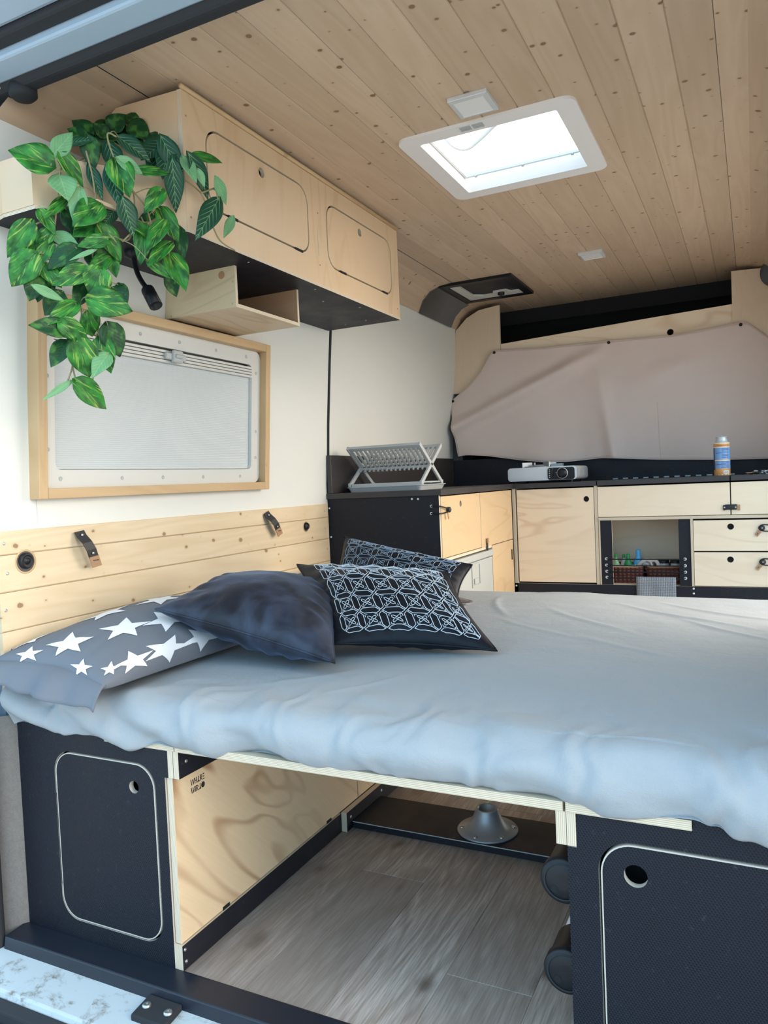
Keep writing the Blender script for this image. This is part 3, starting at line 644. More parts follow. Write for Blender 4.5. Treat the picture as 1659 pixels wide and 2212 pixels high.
for x in (-.40, -.345):
    g = G(); g.lathe([(.009, 0), (.009, .003), (.007, .005), (.003, .005), (.0, .003)], (x, -.088, -.019), Z_, 18); g.out('bolt', 'steel', o)
# ================================================================ SKYLIGHT, LIGHTS, VENT
sk = thing('window_2', 'square white framed skylight in the pine ceiling', 'skylight', (.062, 1.092, 1.98)); sk['kind'] = 'structure'; del sk['category']
g = G(); cx, cy = .062, 1.094
g.plate(rrect(-.192, .316, -1.356, -.832, .035), [rrect(-.136, .260, -1.302, -.884, .006, 2)], (0, 0, 1.972), X_, (0, -1, 0), .008, 0, 0)
g.out('window_frame', 'sky_plastic', sk, .002)
g = G()
for a, b, c, d in ((-.146, -.138, .875, 1.311), (.262, .270, .875, 1.311), (-.138, .262, .875, .882), (-.138, .262, 1.304, 1.311)): g.box(a, b, c, d, 1.981, 2.022)
g.out('shaft', 'sky_plastic', sk)
g = G(); g.box(-.138, .262, 1.270, 1.280, 2.012, 2.020); g.box(-.136, -.128, .90, 1.28, 2.01, 2.02)
g.out('blind_rail', 'alu', sk)
for x in (-.10, .06, .22):
    g = G(); g.lathe([(.005, 0), (.005, .004), (0, .005)], (x, 1.275, 2.012), (0, 0, -1), 12); g.out('rivet', 'steel', sk)
g = G(); g.tube([(-.13, 1.02, 2.075), (-.115, 1.10, 2.05), (-.08, 1.135, 2.045), (-.03, 1.125, 2.06), (.05, 1.09, 2.085), (.15, 1.07, 2.095), (.262, 1.06, 2.09)], .007, 10, sub=6)
g.out('opening_handle', 'sky_plastic', sk)
g = G(); 
n = 10; vs = []; fs = []
for i in range(n+1):
    for j in range(n+1):
        u, v = i/n, j/n; vs.append((-.17+.464*u, .845+.50*v, 2.030+.06*(1-(2*u-1)**4)*(1-(2*v-1)**4)))
for i in range(n):
    for j in range(n): a = i*(n+1)+j; fs.append((a, a+n+1, a+n+2, a+1))
g.add(vs, fs, 0, 0, True); g.out('dome', 'acrylic', sk)
g = G(); g.tube([(-.13, 1.06, 2.10), (.0, 1.10, 2.12), (.15, 1.10, 2.12), (.26, 1.06, 2.10)], .004, 8, sub=4); g.out('dome_seam', 'grey_plastic', sk)
g = G()
g.plate(rrect(-.053, .013, -.873, -.848, .002, 2), [rrect(-.050, -.022, -.870, -.851, .002, 2)], (0, 0, 1.9705), X_, (0, -1, 0), .0015, 0, 0) if 0 else None
for x0 in (.0, .036):
    for k in range(5): g.box(x0, x0+.030, .842+.005*k, .845+.005*k, 1.9700, 1.9716)
    g.box(x0, x0+.030, .842, .866, 1.9712, 1.972)
g.out('vent_grille', 'grey_plastic', sk)

def ceiling_light(x, y, label):  # one round of four mitred bars and the opal cover
    t = thing('ceiling_light', label, 'ceiling light', (x, y, 1.98), 'square aluminium ceiling lights')
    g = G(); h = .0525
    for i in range(4):
        a = PI/2*i; c, s = math.cos(a), math.sin(a)
        P = [(-h, -h), (h, -h), (h-.012, -h+.012), (-h+.012, -h+.012)]
        q = [(x+c*p-s*r, y+s*p+c*r) for p, r in P]
        zl = [1.969, 1.969, 1.966, 1.966]
        g.hexa([(q[k][0], q[k][1], zl[k]) for k in range(4)]+[(q[k][0], q[k][1], 1.98) for k in range(4)])
    g.out('frame', 'alu', t, .001)
    g = G(); g.box(x-h+.011, x+h-.011, y-h+.011, y+h-.011, 1.968, 1.976); g.out('diffuser', 'diffuser', t)
ceiling_light(.077, .741, 'square aluminium framed ceiling light close behind the skylight, nearer the open doors')
ceiling_light(.085, 2.300, 'square aluminium framed ceiling light beyond the skylight, nearer the cab')

rv = thing('roof_vent', 'small roof vent with black frame, white inner blind and round knob', 'roof vent', (-.5, 2.6, 1.98))
g = G(); g.plate(rect(-.69, -.312, -2.80, -2.385), [rect(-.650, -.352, -2.762, -2.425)], (0, 0, 1.966), X_, (0, -1, 0), .014, 0, 0); g.out('frame', 'black', rv, .002)
g = G(); g.box(-.660, -.342, 2.415, 2.772, 1.979, 1.9795); g.out('dark_pane', 'film_smooth', rv)
g = G(); g.plate([(-.648, -2.430), (-.60, -2.430), (-.60, -2.665), (-.555, -2.70), (-.505, -2.70), (-.49, -2.655), (-.42, -2.655), (-.405, -2.70), (-.354, -2.70), (-.354, -2.758), (-.648, -2.758)][::-1] , [], (0, 0, 1.970), X_, (0, -1, 0), .008, 0, 0)
g.out('blind_frame', 'plastic_white', rv, .002)
g = G(); g.lathe([(.018, 0), (.018, .012), (.010, .016), (0, .016)], (-.455, 2.685, 1.970), (0, 0, -1), 20); g.out('knob', 'black', rv)
for p in ((-.67, 2.405), (-.33, 2.405), (-.67, 2.78), (-.33, 2.78)): screw(rv, (p[0], p[1], 1.966), (0, 0, -1), .004, mat='black')
g = G(); vs = []; cp = [(-.800, 1.856), (-.775, 1.910), (-.734, 1.949), (-.69, 1.966)]
for y in (2.385, 2.83):
    for a, b in cp: vs.append((a+.006, y, b-.002))
for y in (2.385, 2.83):
    for a, b in cp: vs.append((a-.002, y, b+.006))
fs = [(i, i+1, 4+i+1, 4+i)[::-1] for i in range(3)]+[(8+i, 8+i+1, 12+i+1, 12+i) for i in range(3)]+[(i, 8+i, 9+i, i+1) for i in range(3)]+[(4+i, 5+i, 13+i, 12+i) for i in range(3)]
g.add(vs, fs, 0, 0, True); o = g.out('felt_panel', 'felt_dark'); tag(o, 'grey felt panel curving from the white wall up to the small roof vent', 'felt panel')
g = G(); g.lathe([(0, 0), (.05, .002), (.066, .02), (.066, .045), (.0, .05)], (.822, 2.855, 1.915), (0, 1, 0), 28)
tag(g.out('seat_belt_cover', 'bumper', None), 'dark grey rounded plastic trim at the top of the right pillar', 'trim cover')

# ================================================================ WINDOW 1
wn = thing('window_1', 'caravan window with pine frame and closed white blind', 'window', (-.85, .56, 1.0)); wn['kind'] = 'structure'; del wn['category']
sl = (.036)/.5                              # lean of the wall
def wp(y, z, d): return (-.862+sl*(z-1.0)+d, y, z)
def wslab(g, y0, y1, z0, z1, d0, d1, mat=0):
    g.hexa([wp(y0, z0, d0), wp(y0, z0, d1), wp(y1, z0, d1), wp(y1, z0, d0), wp(y0, z1, d0), wp(y0, z1, d1), wp(y1, z1, d1), wp(y1, z1, d0)][0:4]+[wp(y0, z1, d0), wp(y0, z1, d1), wp(y1, z1, d1), wp(y1, z1, d0)], mat)
fy0, fy1, fz0, fz1, ft, fd = .082, 1.036, .998, 1.498, .026, .036
g = G(); wslab(g, fy0, fy0+ft, fz0, fz1, -.01, fd); o = g.out('side_frame', 'pine_frame_v', wn, .002)
g = G(); wslab(g, fy1-ft, fy1, fz0, fz1, -.01, fd); o = g.out('side_frame', 'pine_frame_v', wn, .002)
g = G(); wslab(g, fy0+ft, fy1-ft, fz0, fz0+ft, -.01, fd); o = g.out('bottom_frame', 'pine_frame', wn, .002)
g = G(); wslab(g, fy0+ft, fy1-ft, fz1-ft, fz1, -.01, fd); o = g.out('top_frame', 'pine_frame', wn, .002)
U = Vector(Y_); V = Vector((sl, 0, 1)).normalized()
O = Vector((-.862, 0, 1.0))+Vector((.010, 0, 0))
g = G(); g.plate(rrect(.108, 1.010, .024, .473, .03), [rrect(.150, .962, .070, .425, .018)], O, U, V, .012, 0, 0)
io = g.out('inner_frame', 'plastic_white', wn, .003)
for y, z in ((.165, .048), (.37, .047), (.53, .047), (.71, .046), (.90, .046), (.30, .449), (.44, .449), (.60, .449), (.77, .449), (.93, .449), (.986, .40), (.986, .20), (.986, .11), (.128, .12), (.128, .3), (.128, .4)):
    g = G(); p = O+U*y+V*z; g.lathe([(.0055, .0002), (.0055, .0012), (.004, .0010), (.0035, .0004), (0, .0004)], p, U.cross(V), 14); g.out('screw_cap', 'grey_plastic', io)
g = G(); vs = []; fs = []; nz = 120                       # closed pleated blind
O2 = O-Vector((.012, 0, 0))
for i in range(nz+1):
    z = .072+(.400-.072)*i/nz; d = .0006*(i % 2)
    for y in (.148, .964): vs.append(O2+U*y+V*z+Vector((d, 0, 0)))
for i in range(nz): fs.append((2*i, 2*i+1, 2*i+3, 2*i+2))
g.add(vs, fs); g.out('blind', 'blind', wn)
g = G()
for k in range(4):
    z = .386+.0095*k; g.obox(O-Vector((.004, 0, 0))+U*.556+V*z, (0, .812, 0), V*.0075, (.008, 0, 0))
br = g.out('blind_bar', 'plastic_white', wn, .001)
g = G(); c = O+U*.575+V*.401
g.obox(c+Vector((.006, 0, 0)), (0, .085, 0), V*.020, (.012, 0, 0)); g.obox(c+Vector((.014, 0, 0)), (0, .040, 0), V*.036, (.012, 0, 0))
g.obox(c+Vector((.022, 0, 0)), (0, .030, 0), V*.012, (.008, 0, 0)); g.out('latch', 'grey_plastic', wn, .004)
g = G(); g.box(-.884, -.878, .05, 1.07, .97, 1.53); g.out('pane', 'plastic_white', wn)

# ================================================================ OVERHEAD CABINET
XC = -.491; ZB, ZT = 1.642, 1.958; YC0, YC1 = .272, 1.475
oc = thing('overhead_cabinet', 'long plywood overhead cabinet with two flap doors and black underside', 'cabinet', (-.65, .9, 1.64))
def notch(poly, a, b, z, dep):
    return poly
d1 = (.366, .842, 1.700, 1.916, .055); d2 = (.950, 1.418, 1.700, 1.916, .055)
d1 = (.356, .828, 1.706, 1.905, .050); d2 = (.942, 1.412, 1.700, 1.900, .050)
g = G()
gap = .0055
def drect(d, e, nz): 
    y0, y1, z0, z1, r = d; p = rrect(y0-e, y1+e, z0-e, z1+e, r+e)
    # slide catches: two small notches in the lower edge
    out = []
    for q in p: out.append(q)
    return out
g.plate(rect(YC0-.0015, YC1+.001, ZB-.012, ZT), [drect(d1, gap*.5, 0), drect(d2, gap*.5, 0)], (XC, 0, 0), Y_, Z_, .012)
g.out('front_panel', ['ply_cab', 'edge_x'], oc)
for d, hy, hz in ((d1, .592, 1.872), (d2, 1.168, 1.867)):
    g = G(); g.plate(drect(d, -gap*.5, 0), [circ(hy, hz, .0135)], (XC, 0, 0), Y_, Z_, .012)
    o = g.out('door', ['ply_cab', 'edge_x'], oc)
    for yy in (d[0]+.075, d[1]-.08):
        g = G(); g.box(XC-.010, XC+.0006, yy, yy+.042, d[2]-.004, d[2]+.004); g.out('hinge_cutout', 'shade_black', o)
g = G(); g.box(XC-.30, XC-.30+.002, .30, 1.46, ZB, ZT); g.box(XC-.29, XC-.014, .33, 1.44, ZB+.005, ZB+.006); g.out('inner_shade', 'shade_black', oc)  # dark sheets in place of the cabinet's shaded inside
g = G(); g.box(XC-.0118, XC+.0008, .882, .892, 1.72, 1.80); g.out('divider_tenon', 'edge_x', oc)
g = G(); g.plate([(-.812, ZB), (XC-.012, ZB), (XC-.012, ZT), (-.70, ZT+.008), (-.77, 1.92), (-.80, 1.86)], [], (0, YC0, 0), X_, Z_, .012)
g.out('end_panel', ['ply_cab', 'edge_y'], oc)
g = G(); g.plate([(-.812, ZB), (XC-.012, ZB), (XC-.012, ZT), (-.70, ZT+.008), (-.77, 1.92), (-.80, 1.86)], [], (0, YC1-.01, 0), X_, Z_, .012)
g.out('end_panel', ['film_smooth', 'edge_y'], oc)
g = G()                                      # underside, reaches out under the planter
g.plate([(-.86, -.022), (-.812, YC1+.003), (XC, YC1+.003), (XC, YC0), (-.655, -.022)][::1] and [(-.812, YC1+.003), (XC, YC1+.003), (XC, YC0), (-.660, -.020), (-.760, -.020), (-.812, -.005)][::-1], [], (0, 0, ZB-.012), X_, Y_, .008, 0, 1)
for p in ((-.52, .55), (-.52, .9), (-.58, 1.05), (-.52, 1.2), (-.60, 1.4), (-.7, 1.42)): g.lathe([(.003, 0), (.003, .001), (0, .001)], (p[0], p[1], ZB-.020), (0, 0, -1), 10, 2)
o = g.out('bottom_panel', ['film_smooth', 'edge_z', 'steel'], oc)
g = G()                                      # planter box front boards
pl = [(XC+.0, YC0, ), (-.662, -.022), (-.760, -.022), (-.812, -.005)]
for (a, b), (c, d) in zip(pl, pl[1:]):
    u = Vector((c-a, d-b, 0)); L = u.length; u.normalize()
    nn = Vector((u.y, -u.x, 0))
    g.plate(rect(0, L, ZB-.012, 1.742), [], (c, d, 0), -u, Z_, .010)
g.out('planter_panel', ['ply_cab', 'edge_z'], oc)
g = G(); g.box(-.81, -.55, .05, .26, ZB-.008, ZB+.0); g.out('planter_floor', 'ply_box', oc)
g = G(); g.tube([(XC+.002, YC0-.004, ZT+.006), (XC+.002, YC1+.004, ZT+.006)], .006, 8); g.out('top_moulding', 'pine_frame', oc)
for y, z in ((.285, 1.90), (.285, 1.66), (.888, 1.85), (.888, 1.69), (1.455, 1.66)): screw(oc, (XC, y, z), X_, .0025, mat='leather_tan')

# ================================================================ OPEN SHELF BOX
sb = thing('open_shelf', 'small open plywood shelf box hanging under the overhead cabinet', 'shelf', (-.7, .75, 1.52))
y0, y1, xf, zb, zt, t_ = .550, .866, -.568, 1.508, 1.628, .010
g = G(); g.plate([(-.824, zb), (xf, zb), (xf, zt), (-.814, zt)], [circ(xf-.052, zt-.022, .0)] if 0 else [], (0, y0, 0), X_, Z_, t_); o = g.out('side_panel', ['ply_boxy', 'edge_y'], sb)
g = G(); g.lathe([(.011, .0003), (0, .0006)], (xf-.045, y0-.0004, zt-.026), (0, -1, 0), 20); g.out('knot', 'leather_tan', o)
for x, z in ((xf-.008, zt-.05), (xf-.012, zb+.010), (-.80, zb+.006)): screw(o, (x, y0, z), (0, -1, 0), .0028, mat='pine_frame')
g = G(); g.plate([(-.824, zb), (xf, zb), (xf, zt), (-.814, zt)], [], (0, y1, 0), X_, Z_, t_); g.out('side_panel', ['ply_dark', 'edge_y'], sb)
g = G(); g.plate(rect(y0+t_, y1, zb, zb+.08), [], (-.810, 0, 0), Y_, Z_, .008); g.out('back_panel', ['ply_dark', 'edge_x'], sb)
g = G(); g.plate(rect(-.822, xf, y0+t_, y1), [], (0, 0, zb+.010), X_, Y_, t_); g.out('bottom_panel', ['ply_box', 'edge_z'], sb)

# reading lamp on a gooseneck
rl = thing('reading_lamp', 'black gooseneck reading lamp hanging behind the trailing plant', 'lamp', (-.68, .30, 1.63))
g = G(); g.lathe([(.022, 0), (.022, .012), (.012, .018), (0, .018)], (-.705, .31, ZB-.020), (0, 0, -1), 24); g.out('mount', 'black', rl)
g = G(); g.tube([(-.705, .31, 1.615), (-.70, .31, 1.585), (-.690, .308, 1.560), (-.672, .304, 1.535), (-.652, .30, 1.515)], .0065, 12, sub=6); g.out('gooseneck', 'black', rl)
LS_ = 1.35; a = Vector((-.655, .30, 1.517)); dv = Vector((.022, -.004, -.034)).normalized()
g = G(); g.lathe([(r*1.25, h*LS_) for r, h in [(.008, -.004), (.0125, 0), (.0135, .004), (.0125, .006), (.0135, .008), (.0125, .011), (.0135, .013), (.0135, .042), (.0115, .042), (.0105, .032), (0, .032)]], a, dv, 26); g.out('lamp_head', 'black', rl)

# ================================================================ TRAILING PLANT
pt = thing('trailing_plant', 'trailing variegated pothos plant spilling over the plywood planter', 'plant', (-.68, .15, 1.63))
g = G(); g.lathe([(0, 0), (.05, 0), (.065, .085), (.060, .085), (.055, .075), (0, .075)], (-.66, .15, ZB), Z_, 28); g.out('pot', 'black_matte', pt)
camp = Vector((0.71, -1.17, 1.0))
EXTRA = []
for i_, q_ in enumerate(LEAVES[28:68:6]+LEAVES[5:18]):
    o_ = Vector((-.020, .012, 0))+Vector((random.uniform(-.012, .012), random.uniform(-.02, .02), random.uniform(-.022, .022)))
    if i_ >= 7: o_ = Vector((-.006, .004, 0))+Vector((.484, .875, 0))*random.uniform(-.04, .03)+Vector((0, 0, random.uniform(-.03, .012)))
    B_ = Vector(q_[1:4])+o_; T_ = B_+Matrix.Rotation(random.uniform(-1.2, 1.2), 3, Vector((.87, -.48, 0)))@(Vector(q_[4:7])-Vector(q_[1:4]))
    EXTRA.append(((q_[0] if q_[0] in 'dk' else random.choice('kvv')), *B_, *T_, q_[7]))
for k, bx_, by_, bz, tx, ty, tz, W in LEAVES+EXTRA:
    W = W*1.2
    B = Vector((bx_, by_, bz)); T = Vector((tx, ty, tz)); T = T+(T-B)*.10; ax = T-B; Ln = ax.length
    # real leaves stand at all tilts; start from the outward side and turn at random
    nr = Vector((.80, -.58, .12))+Vector((random.uniform(-.28, .28), random.uniform(-.28, .28), random.uniform(-.2, .3)))
    ax.normalize(); nr = (nr-ax*nr.dot(ax)).normalized(); sd = ax.cross(nr)
    g = G(); nu, nv = 12, 8; vs = []; uv = []; fs = []; fold = random.uniform(.10, .30); curl = random.uniform(.05, .22); wob = random.uniform(0, 6)
    for i in range(nu+1):
        u = i/nu; t = u
        if k == 'd' or k == 'p': wv = (math.sin(PI*min(1, t**.75)))**.9*(1-.25*t)
        else: wv = (t < .30) and math.sqrt(max(0, 1-((.30-t)/.30)**2))*.97+.03 or (1-((t-.30)/.70)**1.9)
        lob = .06*max(0, 1-t/.15)
        for j in range(nv+1):
            s_ = j/nv*2-1
            y = wv*W*.5*s_
            al = Ln*(t*(1+lob)-lob*abs(s_)*1.6)
            h = fold*abs(y)-curl*Ln*t*t+.02*W*math.sin(wob+t*7+s_*2)
            p = B+ax*al+sd*y+nr*h
            vs.append(p); uv.append((j/nv*.5*max(wv, .02)+.5-.25*max(wv, .02) if 0 else .5+.5*s_*max(wv, .02), t))
    for i in range(nu):
        for j in range(nv): a = i*(nv+1)+j; fs.append((a, a+1, a+nv+2, a+nv+1))
    g.add(vs, fs, 0, random.random(), True, uv)
    o = g.out('leaf', 'leaf_'+k, pt)
    sd_ = o.modifiers.new('thickness', 'SOLIDIFY'); sd_.thickness = .0008
for i, S_ in enumerate(STEMS):
    g = G(); g.tube([tuple(p) for p in S_], .0019, 7, sub=6); g.out('stem', 'stem', pt)
for k, bx_, by_, bz, tx, ty, tz, W in LEAVES:      # petioles reach the nearest vine point
    B = Vector((bx_, by_, bz)); best = None
    for S_ in STEMS:
        P = spline([Vector(p) for p in S_], 6)
        for p in P:
            if p.z > B.z-.01 or best is None:
                d = (p-B).length
                if best is None or d < best[0]: best = (d, p)
    if best and .004 < best[0] < .07:
        p = best[1]; m = (p+B)/2+Vector((.004, -.004, .006)); g = G(); g.tube([p, m, B+(Vector((tx, ty, tz))-B)*.04], .0011, 6, sub=4); g.out('petiole', 'stem', pt)

# ================================================================ STRAPS, WALL FITTINGS
def strap(y, z, s, ang, label):
    t = thing('leather_strap', label, 'strap', (-.85, y, z), 'leather straps on the pine boards')
    def L(a, b, d):                         # a along wall, b down, d out
        ca, sa = math.cos(ang), math.sin(ang)
        return Vector((-.852+d, y+a*ca*s+b*sa*s, z-b*ca*s+a*sa*s))
    path = [(0, 0, .004), (0, .012, .010), (.004, .030, .022), (.010, .050, .026), (.016, .072, .024)]
    hw = .0155
    def band(P, mat, nm, par, th=.0022):
        vs = []; fs = []
        for a, b, d in P:
            for e, dd in ((-hw, 0), (hw, 0), (hw, th), (-hw, th)): vs.append(L(a+e, b, d+dd))
        for i in range(len(P)-1):
            for q in range(4): fs.append((i*4+q, i*4+(q+1) % 4, (i+1)*4+(q+1) % 4, (i+1)*4+q))
        fs += [(0, 1, 2, 3), tuple(len(vs)-4+q for q in (3, 2, 1, 0))]
        g = G(); g.add(vs, fs); return g.out(nm, mat, par, .0005)
    band(path, 'leather_black', 'band', t)
    tp = band([(.0155, .069, .0245), (.020, .084, .023), (.024, .098, .021)], 'leather_tan', 'tip', t, .003)
    g = G(); g.obox(L(.0195, .080, .0275), (0, .018*s, 0), (0, 0, .0018), (.001, 0, 0)); g.out('slot', 'shade_black', tp)
    for a, b, d in ((0, .010, .013), (.012, .060, .0285)):
        g = G(); g.lathe([(.0035, 0), (.0035, .002), (.002, .003), (0, .003)], L(a, b, d), X_, 14); g.out('stud', 'steel', t)
strap(.212, .912, 1.0, .12, 'black leather strap with tan tip below the left part of the window frame')
strap(1.038, .915, 1.0, .35, 'black leather strap with tan tip beside the pine boards end, nearer the kitchen')
def fitting(y, z, r, label):
    t = thing('wall_outlet', label, 'wall outlet', (-.85, y, z), 'round black outlets in the pine boards')
    g = G(); g.lathe([(r*1.18, -.002), (r*1.18, .0008), (r*1.02, .0012), (r*1.0, -.0), (r*.98, -.0)], (-.852, y, z), X_, 32, cap=False); g.out('hole_rim', 'pine_frame', t)
    g = G(); g.lathe([(r, -.001), (r, .0006), (0, .0006)], (-.852, y, z), X_, 32); g.out('recess', 'felt_dark', t)
    g = G(); g.lathe([(r*.80, 0), (r*.80, .006), (r*.62, .011), (r*.50, .008), (r*.30, .008), (r*.22, .012), (0, .012)], (-.852, y-.001, z+.002), X_, 32); g.out('cap', 'black', t)
fitting(.053, .852, .0245, 'round black outlet in the pine boards near the open rear doors')
fitting(1.304, .846, .018, 'round black outlet in the pine boards near the kitchen end panel')
# ================================================================ KITCHEN
WZ = .945; WT = .968
XR = -.365; YF = 2.445
k1 = thing('kitchen_cabinet', 'side kitchen cabinet with black end panel and honey plywood doors by the left wall', 'cabinet', (-.6, 1.9, 0))
g = G(); g.plate(rect(-.856, XR-.004, 0, WZ), [], (0, 1.490, 0), X_, Z_, .012); g.out('end_panel', ['film_smooth', 'edge_y'], k1)
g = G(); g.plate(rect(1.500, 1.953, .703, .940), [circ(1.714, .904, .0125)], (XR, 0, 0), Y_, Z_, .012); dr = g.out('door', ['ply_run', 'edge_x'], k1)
g = G(); g.box(XR-.03, XR-.028, 1.51, 1.94, .71, .935); g.out('cavity_shade', 'shade_black', dr)  # dark sheet standing for the shade behind the finger hole
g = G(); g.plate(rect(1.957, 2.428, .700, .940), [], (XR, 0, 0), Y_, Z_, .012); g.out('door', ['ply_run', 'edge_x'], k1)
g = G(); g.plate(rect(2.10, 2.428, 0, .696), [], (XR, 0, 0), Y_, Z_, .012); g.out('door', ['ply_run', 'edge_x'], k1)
g = G(); g.box(XR-.45, XR-.03, 2.10, 2.42, .0, .69); g.box(XR-.012, XR-.002, 1.50, 2.10, .688, .699, 1); g.box(-.856, XR-.05, 1.503, 2.42, .70, .72, 1); g.out('carcass', ['shade_black', 'edge_z'], k1)
for x, z in ((-.481, .935), (-.455, .934), (-.852, .908), (-.850, .79)): screw(k1, (x, 1.490, z), (0, -1, 0), .004, mat='diffuser')
g = G(); g.box(XR, XR+.003, 2.395, 2.405, .60, .65); g.out('hinge', 'black', k1)
def grommet(p, axis, par, r=.0055, mat='alu'):
    g = G(); g.lathe([(r, 0), (r, .0012), (r*.62, .0016), (r*.5, .0005), (0, .0005)], p, axis, 18); return g.out('grommet', mat, par)
grommet((-.401, 1.490, .905), (0, -1, 0), k1, mat='diffuser'); grommet((-.402, 1.490, .877), (0, -1, 0), k1, mat='diffuser')
lt = thing('bungee_latch', 'black elastic cord loop from the black end panel to a toggle on the plywood door', 'latch', (-.36, 1.5, .89))
g = G(); g.tube([(-.401, 1.489, .905), (-.385, 1.480, .906), (-.362, 1.480, .904), (-.354, 1.515, .897), (-.355, 1.556, .888), (-.354, 1.535, .879), (-.360, 1.482, .876), (-.385, 1.480, .876), (-.402, 1.489, .877)], .0026, 8, sub=5); g.out('cord', 'black', lt)
g = G(); g.lathe([(.011, 0), (.011, .012), (.006, .016), (0, .016)], (XR, 1.562, .887), X_, 20); g.out('knob', 'leather_black', lt)
g = G(); g.obox((-.352, 1.540, .865), (.002, 0, 0), (0, .010, .004), (0, -.006, .024)); g.out('pull_tab', 'leather_tan', lt)
lt = thing('leather_latch', 'small dark upright leather catch above the cool box', 'latch', (-.36, 2.02, .7))
g = G(); g.obox((XR+.004, 2.022, .700), (.004, 0, 0), (0, .012, 0), (0, 0, .050)); g.out('band', 'leather_black', lt)
g = G(); g.obox((XR+.007, 2.022, .726), (.006, 0, 0), (0, .018, 0), (0, 0, .020)); g.out('toggle', 'leather_tan', lt)

fr = thing('cool_box', 'pale grey cool box standing in the opening of the side kitchen cabinet', 'cool box', (-.6, 1.8, .2))
g = G(); g.box(-.82, XR+.004, 1.515, 2.088, .20, .650); g.out('body', 'box_plastic', fr, .006)
g = G(); g.box(-.82, XR+.010, 1.510, 2.092, .653, .682); g.out('lid', 'box_plastic', fr, .005)
g = G(); g.plate(rect(1.800, 1.905, .545, .645), [rect(1.808, 1.897, .553, .637)], (XR+.008, 0, 0), Y_, Z_, .005, 0, 0); g.box(XR+.004, XR+.010, 1.825, 1.88, .558, .580); g.out('handle', 'box_plastic', fr, .001)
g = G(); g.box(-.82, XR+.004, 1.515, 2.088, .0, .199); tag(g.out('plinth', 'film_smooth'), 'dark plinth under the pale cool box', 'plinth')

# left cabinet of the front row
k2 = thing('kitchen_cabinet', 'front kitchen cabinet with one tall plywood door and black finger hole', 'cabinet', (-.16, 2.6, 0))
g = G(); g.plate(rect(-.343, .029, .486, .938), [circ(-.006, .884, .0135)], (0, YF, 0), X_, Z_, .012); dr = g.out('door', ['ply_frontz', 'edge_y'], k2)
g = G(); g.box(-.02, .01, YF+.014, YF+.016, .87, .90); g.out('cavity_shade', 'shade_black', dr)
g = G(); g.plate(rect(XR, -.350, 0, WZ), [], (0, YF-.004, 0), X_, Z_, .35, 1, 1); g.plate(rect(.0315, .0455, .478, WZ), [], (0, YF-.001, 0), X_, Z_, .4, 1, 1); g.box(-.349, .0315, YF+.02, YF+.4, 0, .93, 2); g.out('carcass', ['ply_frontz', 'edge_x', 'shade_black'], k2)
# right cabinet of the front row
k3 = thing('kitchen_cabinet', 'wide front kitchen cabinet with flap doors, open niche and two drawers', 'cabinet', (.5, 2.6, 0))
g = G(); g.plate(rect(.0475, .613, .797, .938), [], (0, YF, 0), X_, Z_, .012); g.out('flap_door', ['ply_frontx', 'edge_y'], k3)
g = G(); g.plate(rect(.6175, .893, .797, .938), [], (0, YF, 0), X_, Z_, .012); g.out('flap_door', ['ply_frontx', 'edge_y'], k3)
for z0, z1, hx, hz in ((.637, .773, .612, .744), (.481, .631, .608, .599)):
    g = G(); g.plate(rect(.461, .905, z0, z1), [circ(hx, hz, .0135)], (0, YF, 0), X_, Z_, .012); dr = g.out('drawer', ['ply_frontx', 'edge_y'], k3)
    g = G(); g.box(hx-.016, hx+.016, YF+.013, YF+.016, hz-.016, hz+.016); g.out('cavity_shade', 'shade_black', dr)
g = G(); g.plate(rect(.0475, .893, .781, .7945), [], (0, YF-.004, 0), X_, Z_, .40, 1, 1)
g.out('rail', ['ply_frontx', 'edge_z'], k3)
g = G(); g.plate(rect(.449, .459, .478, .781), [], (0, YF-.003, 0), X_, Z_, .40, 1, 1); g.plate(rect(.893, .897, .0, WZ), [], (0, YF-.003, 0), X_, Z_, .40, 1, 1); g.plate(rect(.0475, .054, .478, .781), [], (0, YF-.002, 0), X_, Z_, .40, 1, 1); g.out('stile', ['ply_frontx', 'edge_x'], k3)
g = G(); g.plate(rect(.0545, .107, .478, .780), [], (0, YF+.002, 0), X_, Z_, .010); g.out('niche_frame', ['film_smooth', 'edge_y'], k3); g = G(); g.plate(rect(.398, .4485, .478, .780), [], (0, YF+.002, 0), X_, Z_, .010); g.out('niche_frame', ['film_smooth', 'edge_y'], k3)
g = G(); g.box(.055, .448, 2.76, 2.77, .478, .78); g.box(.055, .448, YF+.014, 2.76, .470, .478, 0); g.box(.450, .458, 2.46, 2.76, .478, .78); g.box(.0475, .056, 2.46, 2.76, .478, .78); g.out('niche_lining', 'ply_frontx', k3)
g = G(); g.box(.46, .90, YF+.02, 2.85, 0.0, .93); g.box(.0475, .46, YF+.02, 2.85, .80, .93); g.out('carcass', 'shade_black', k3)
g = G(); g.plate(rect(XR, .897, 0, .478), [], (0, YF-.004, 0), X_, Z_, .014); g.out('kick_board', ['film_smooth', 'edge_y'], None); 
o = bpy.data.objects['kick_board']; tag(o, 'long black board under the fronts of the front kitchen cabinets', 'board')
for x, z in ((-.360, .465), (.455, .468), (.455, .446)): screw(o, (x, YF-.004, z), (0, -1, 0), .0045, mat='diffuser')
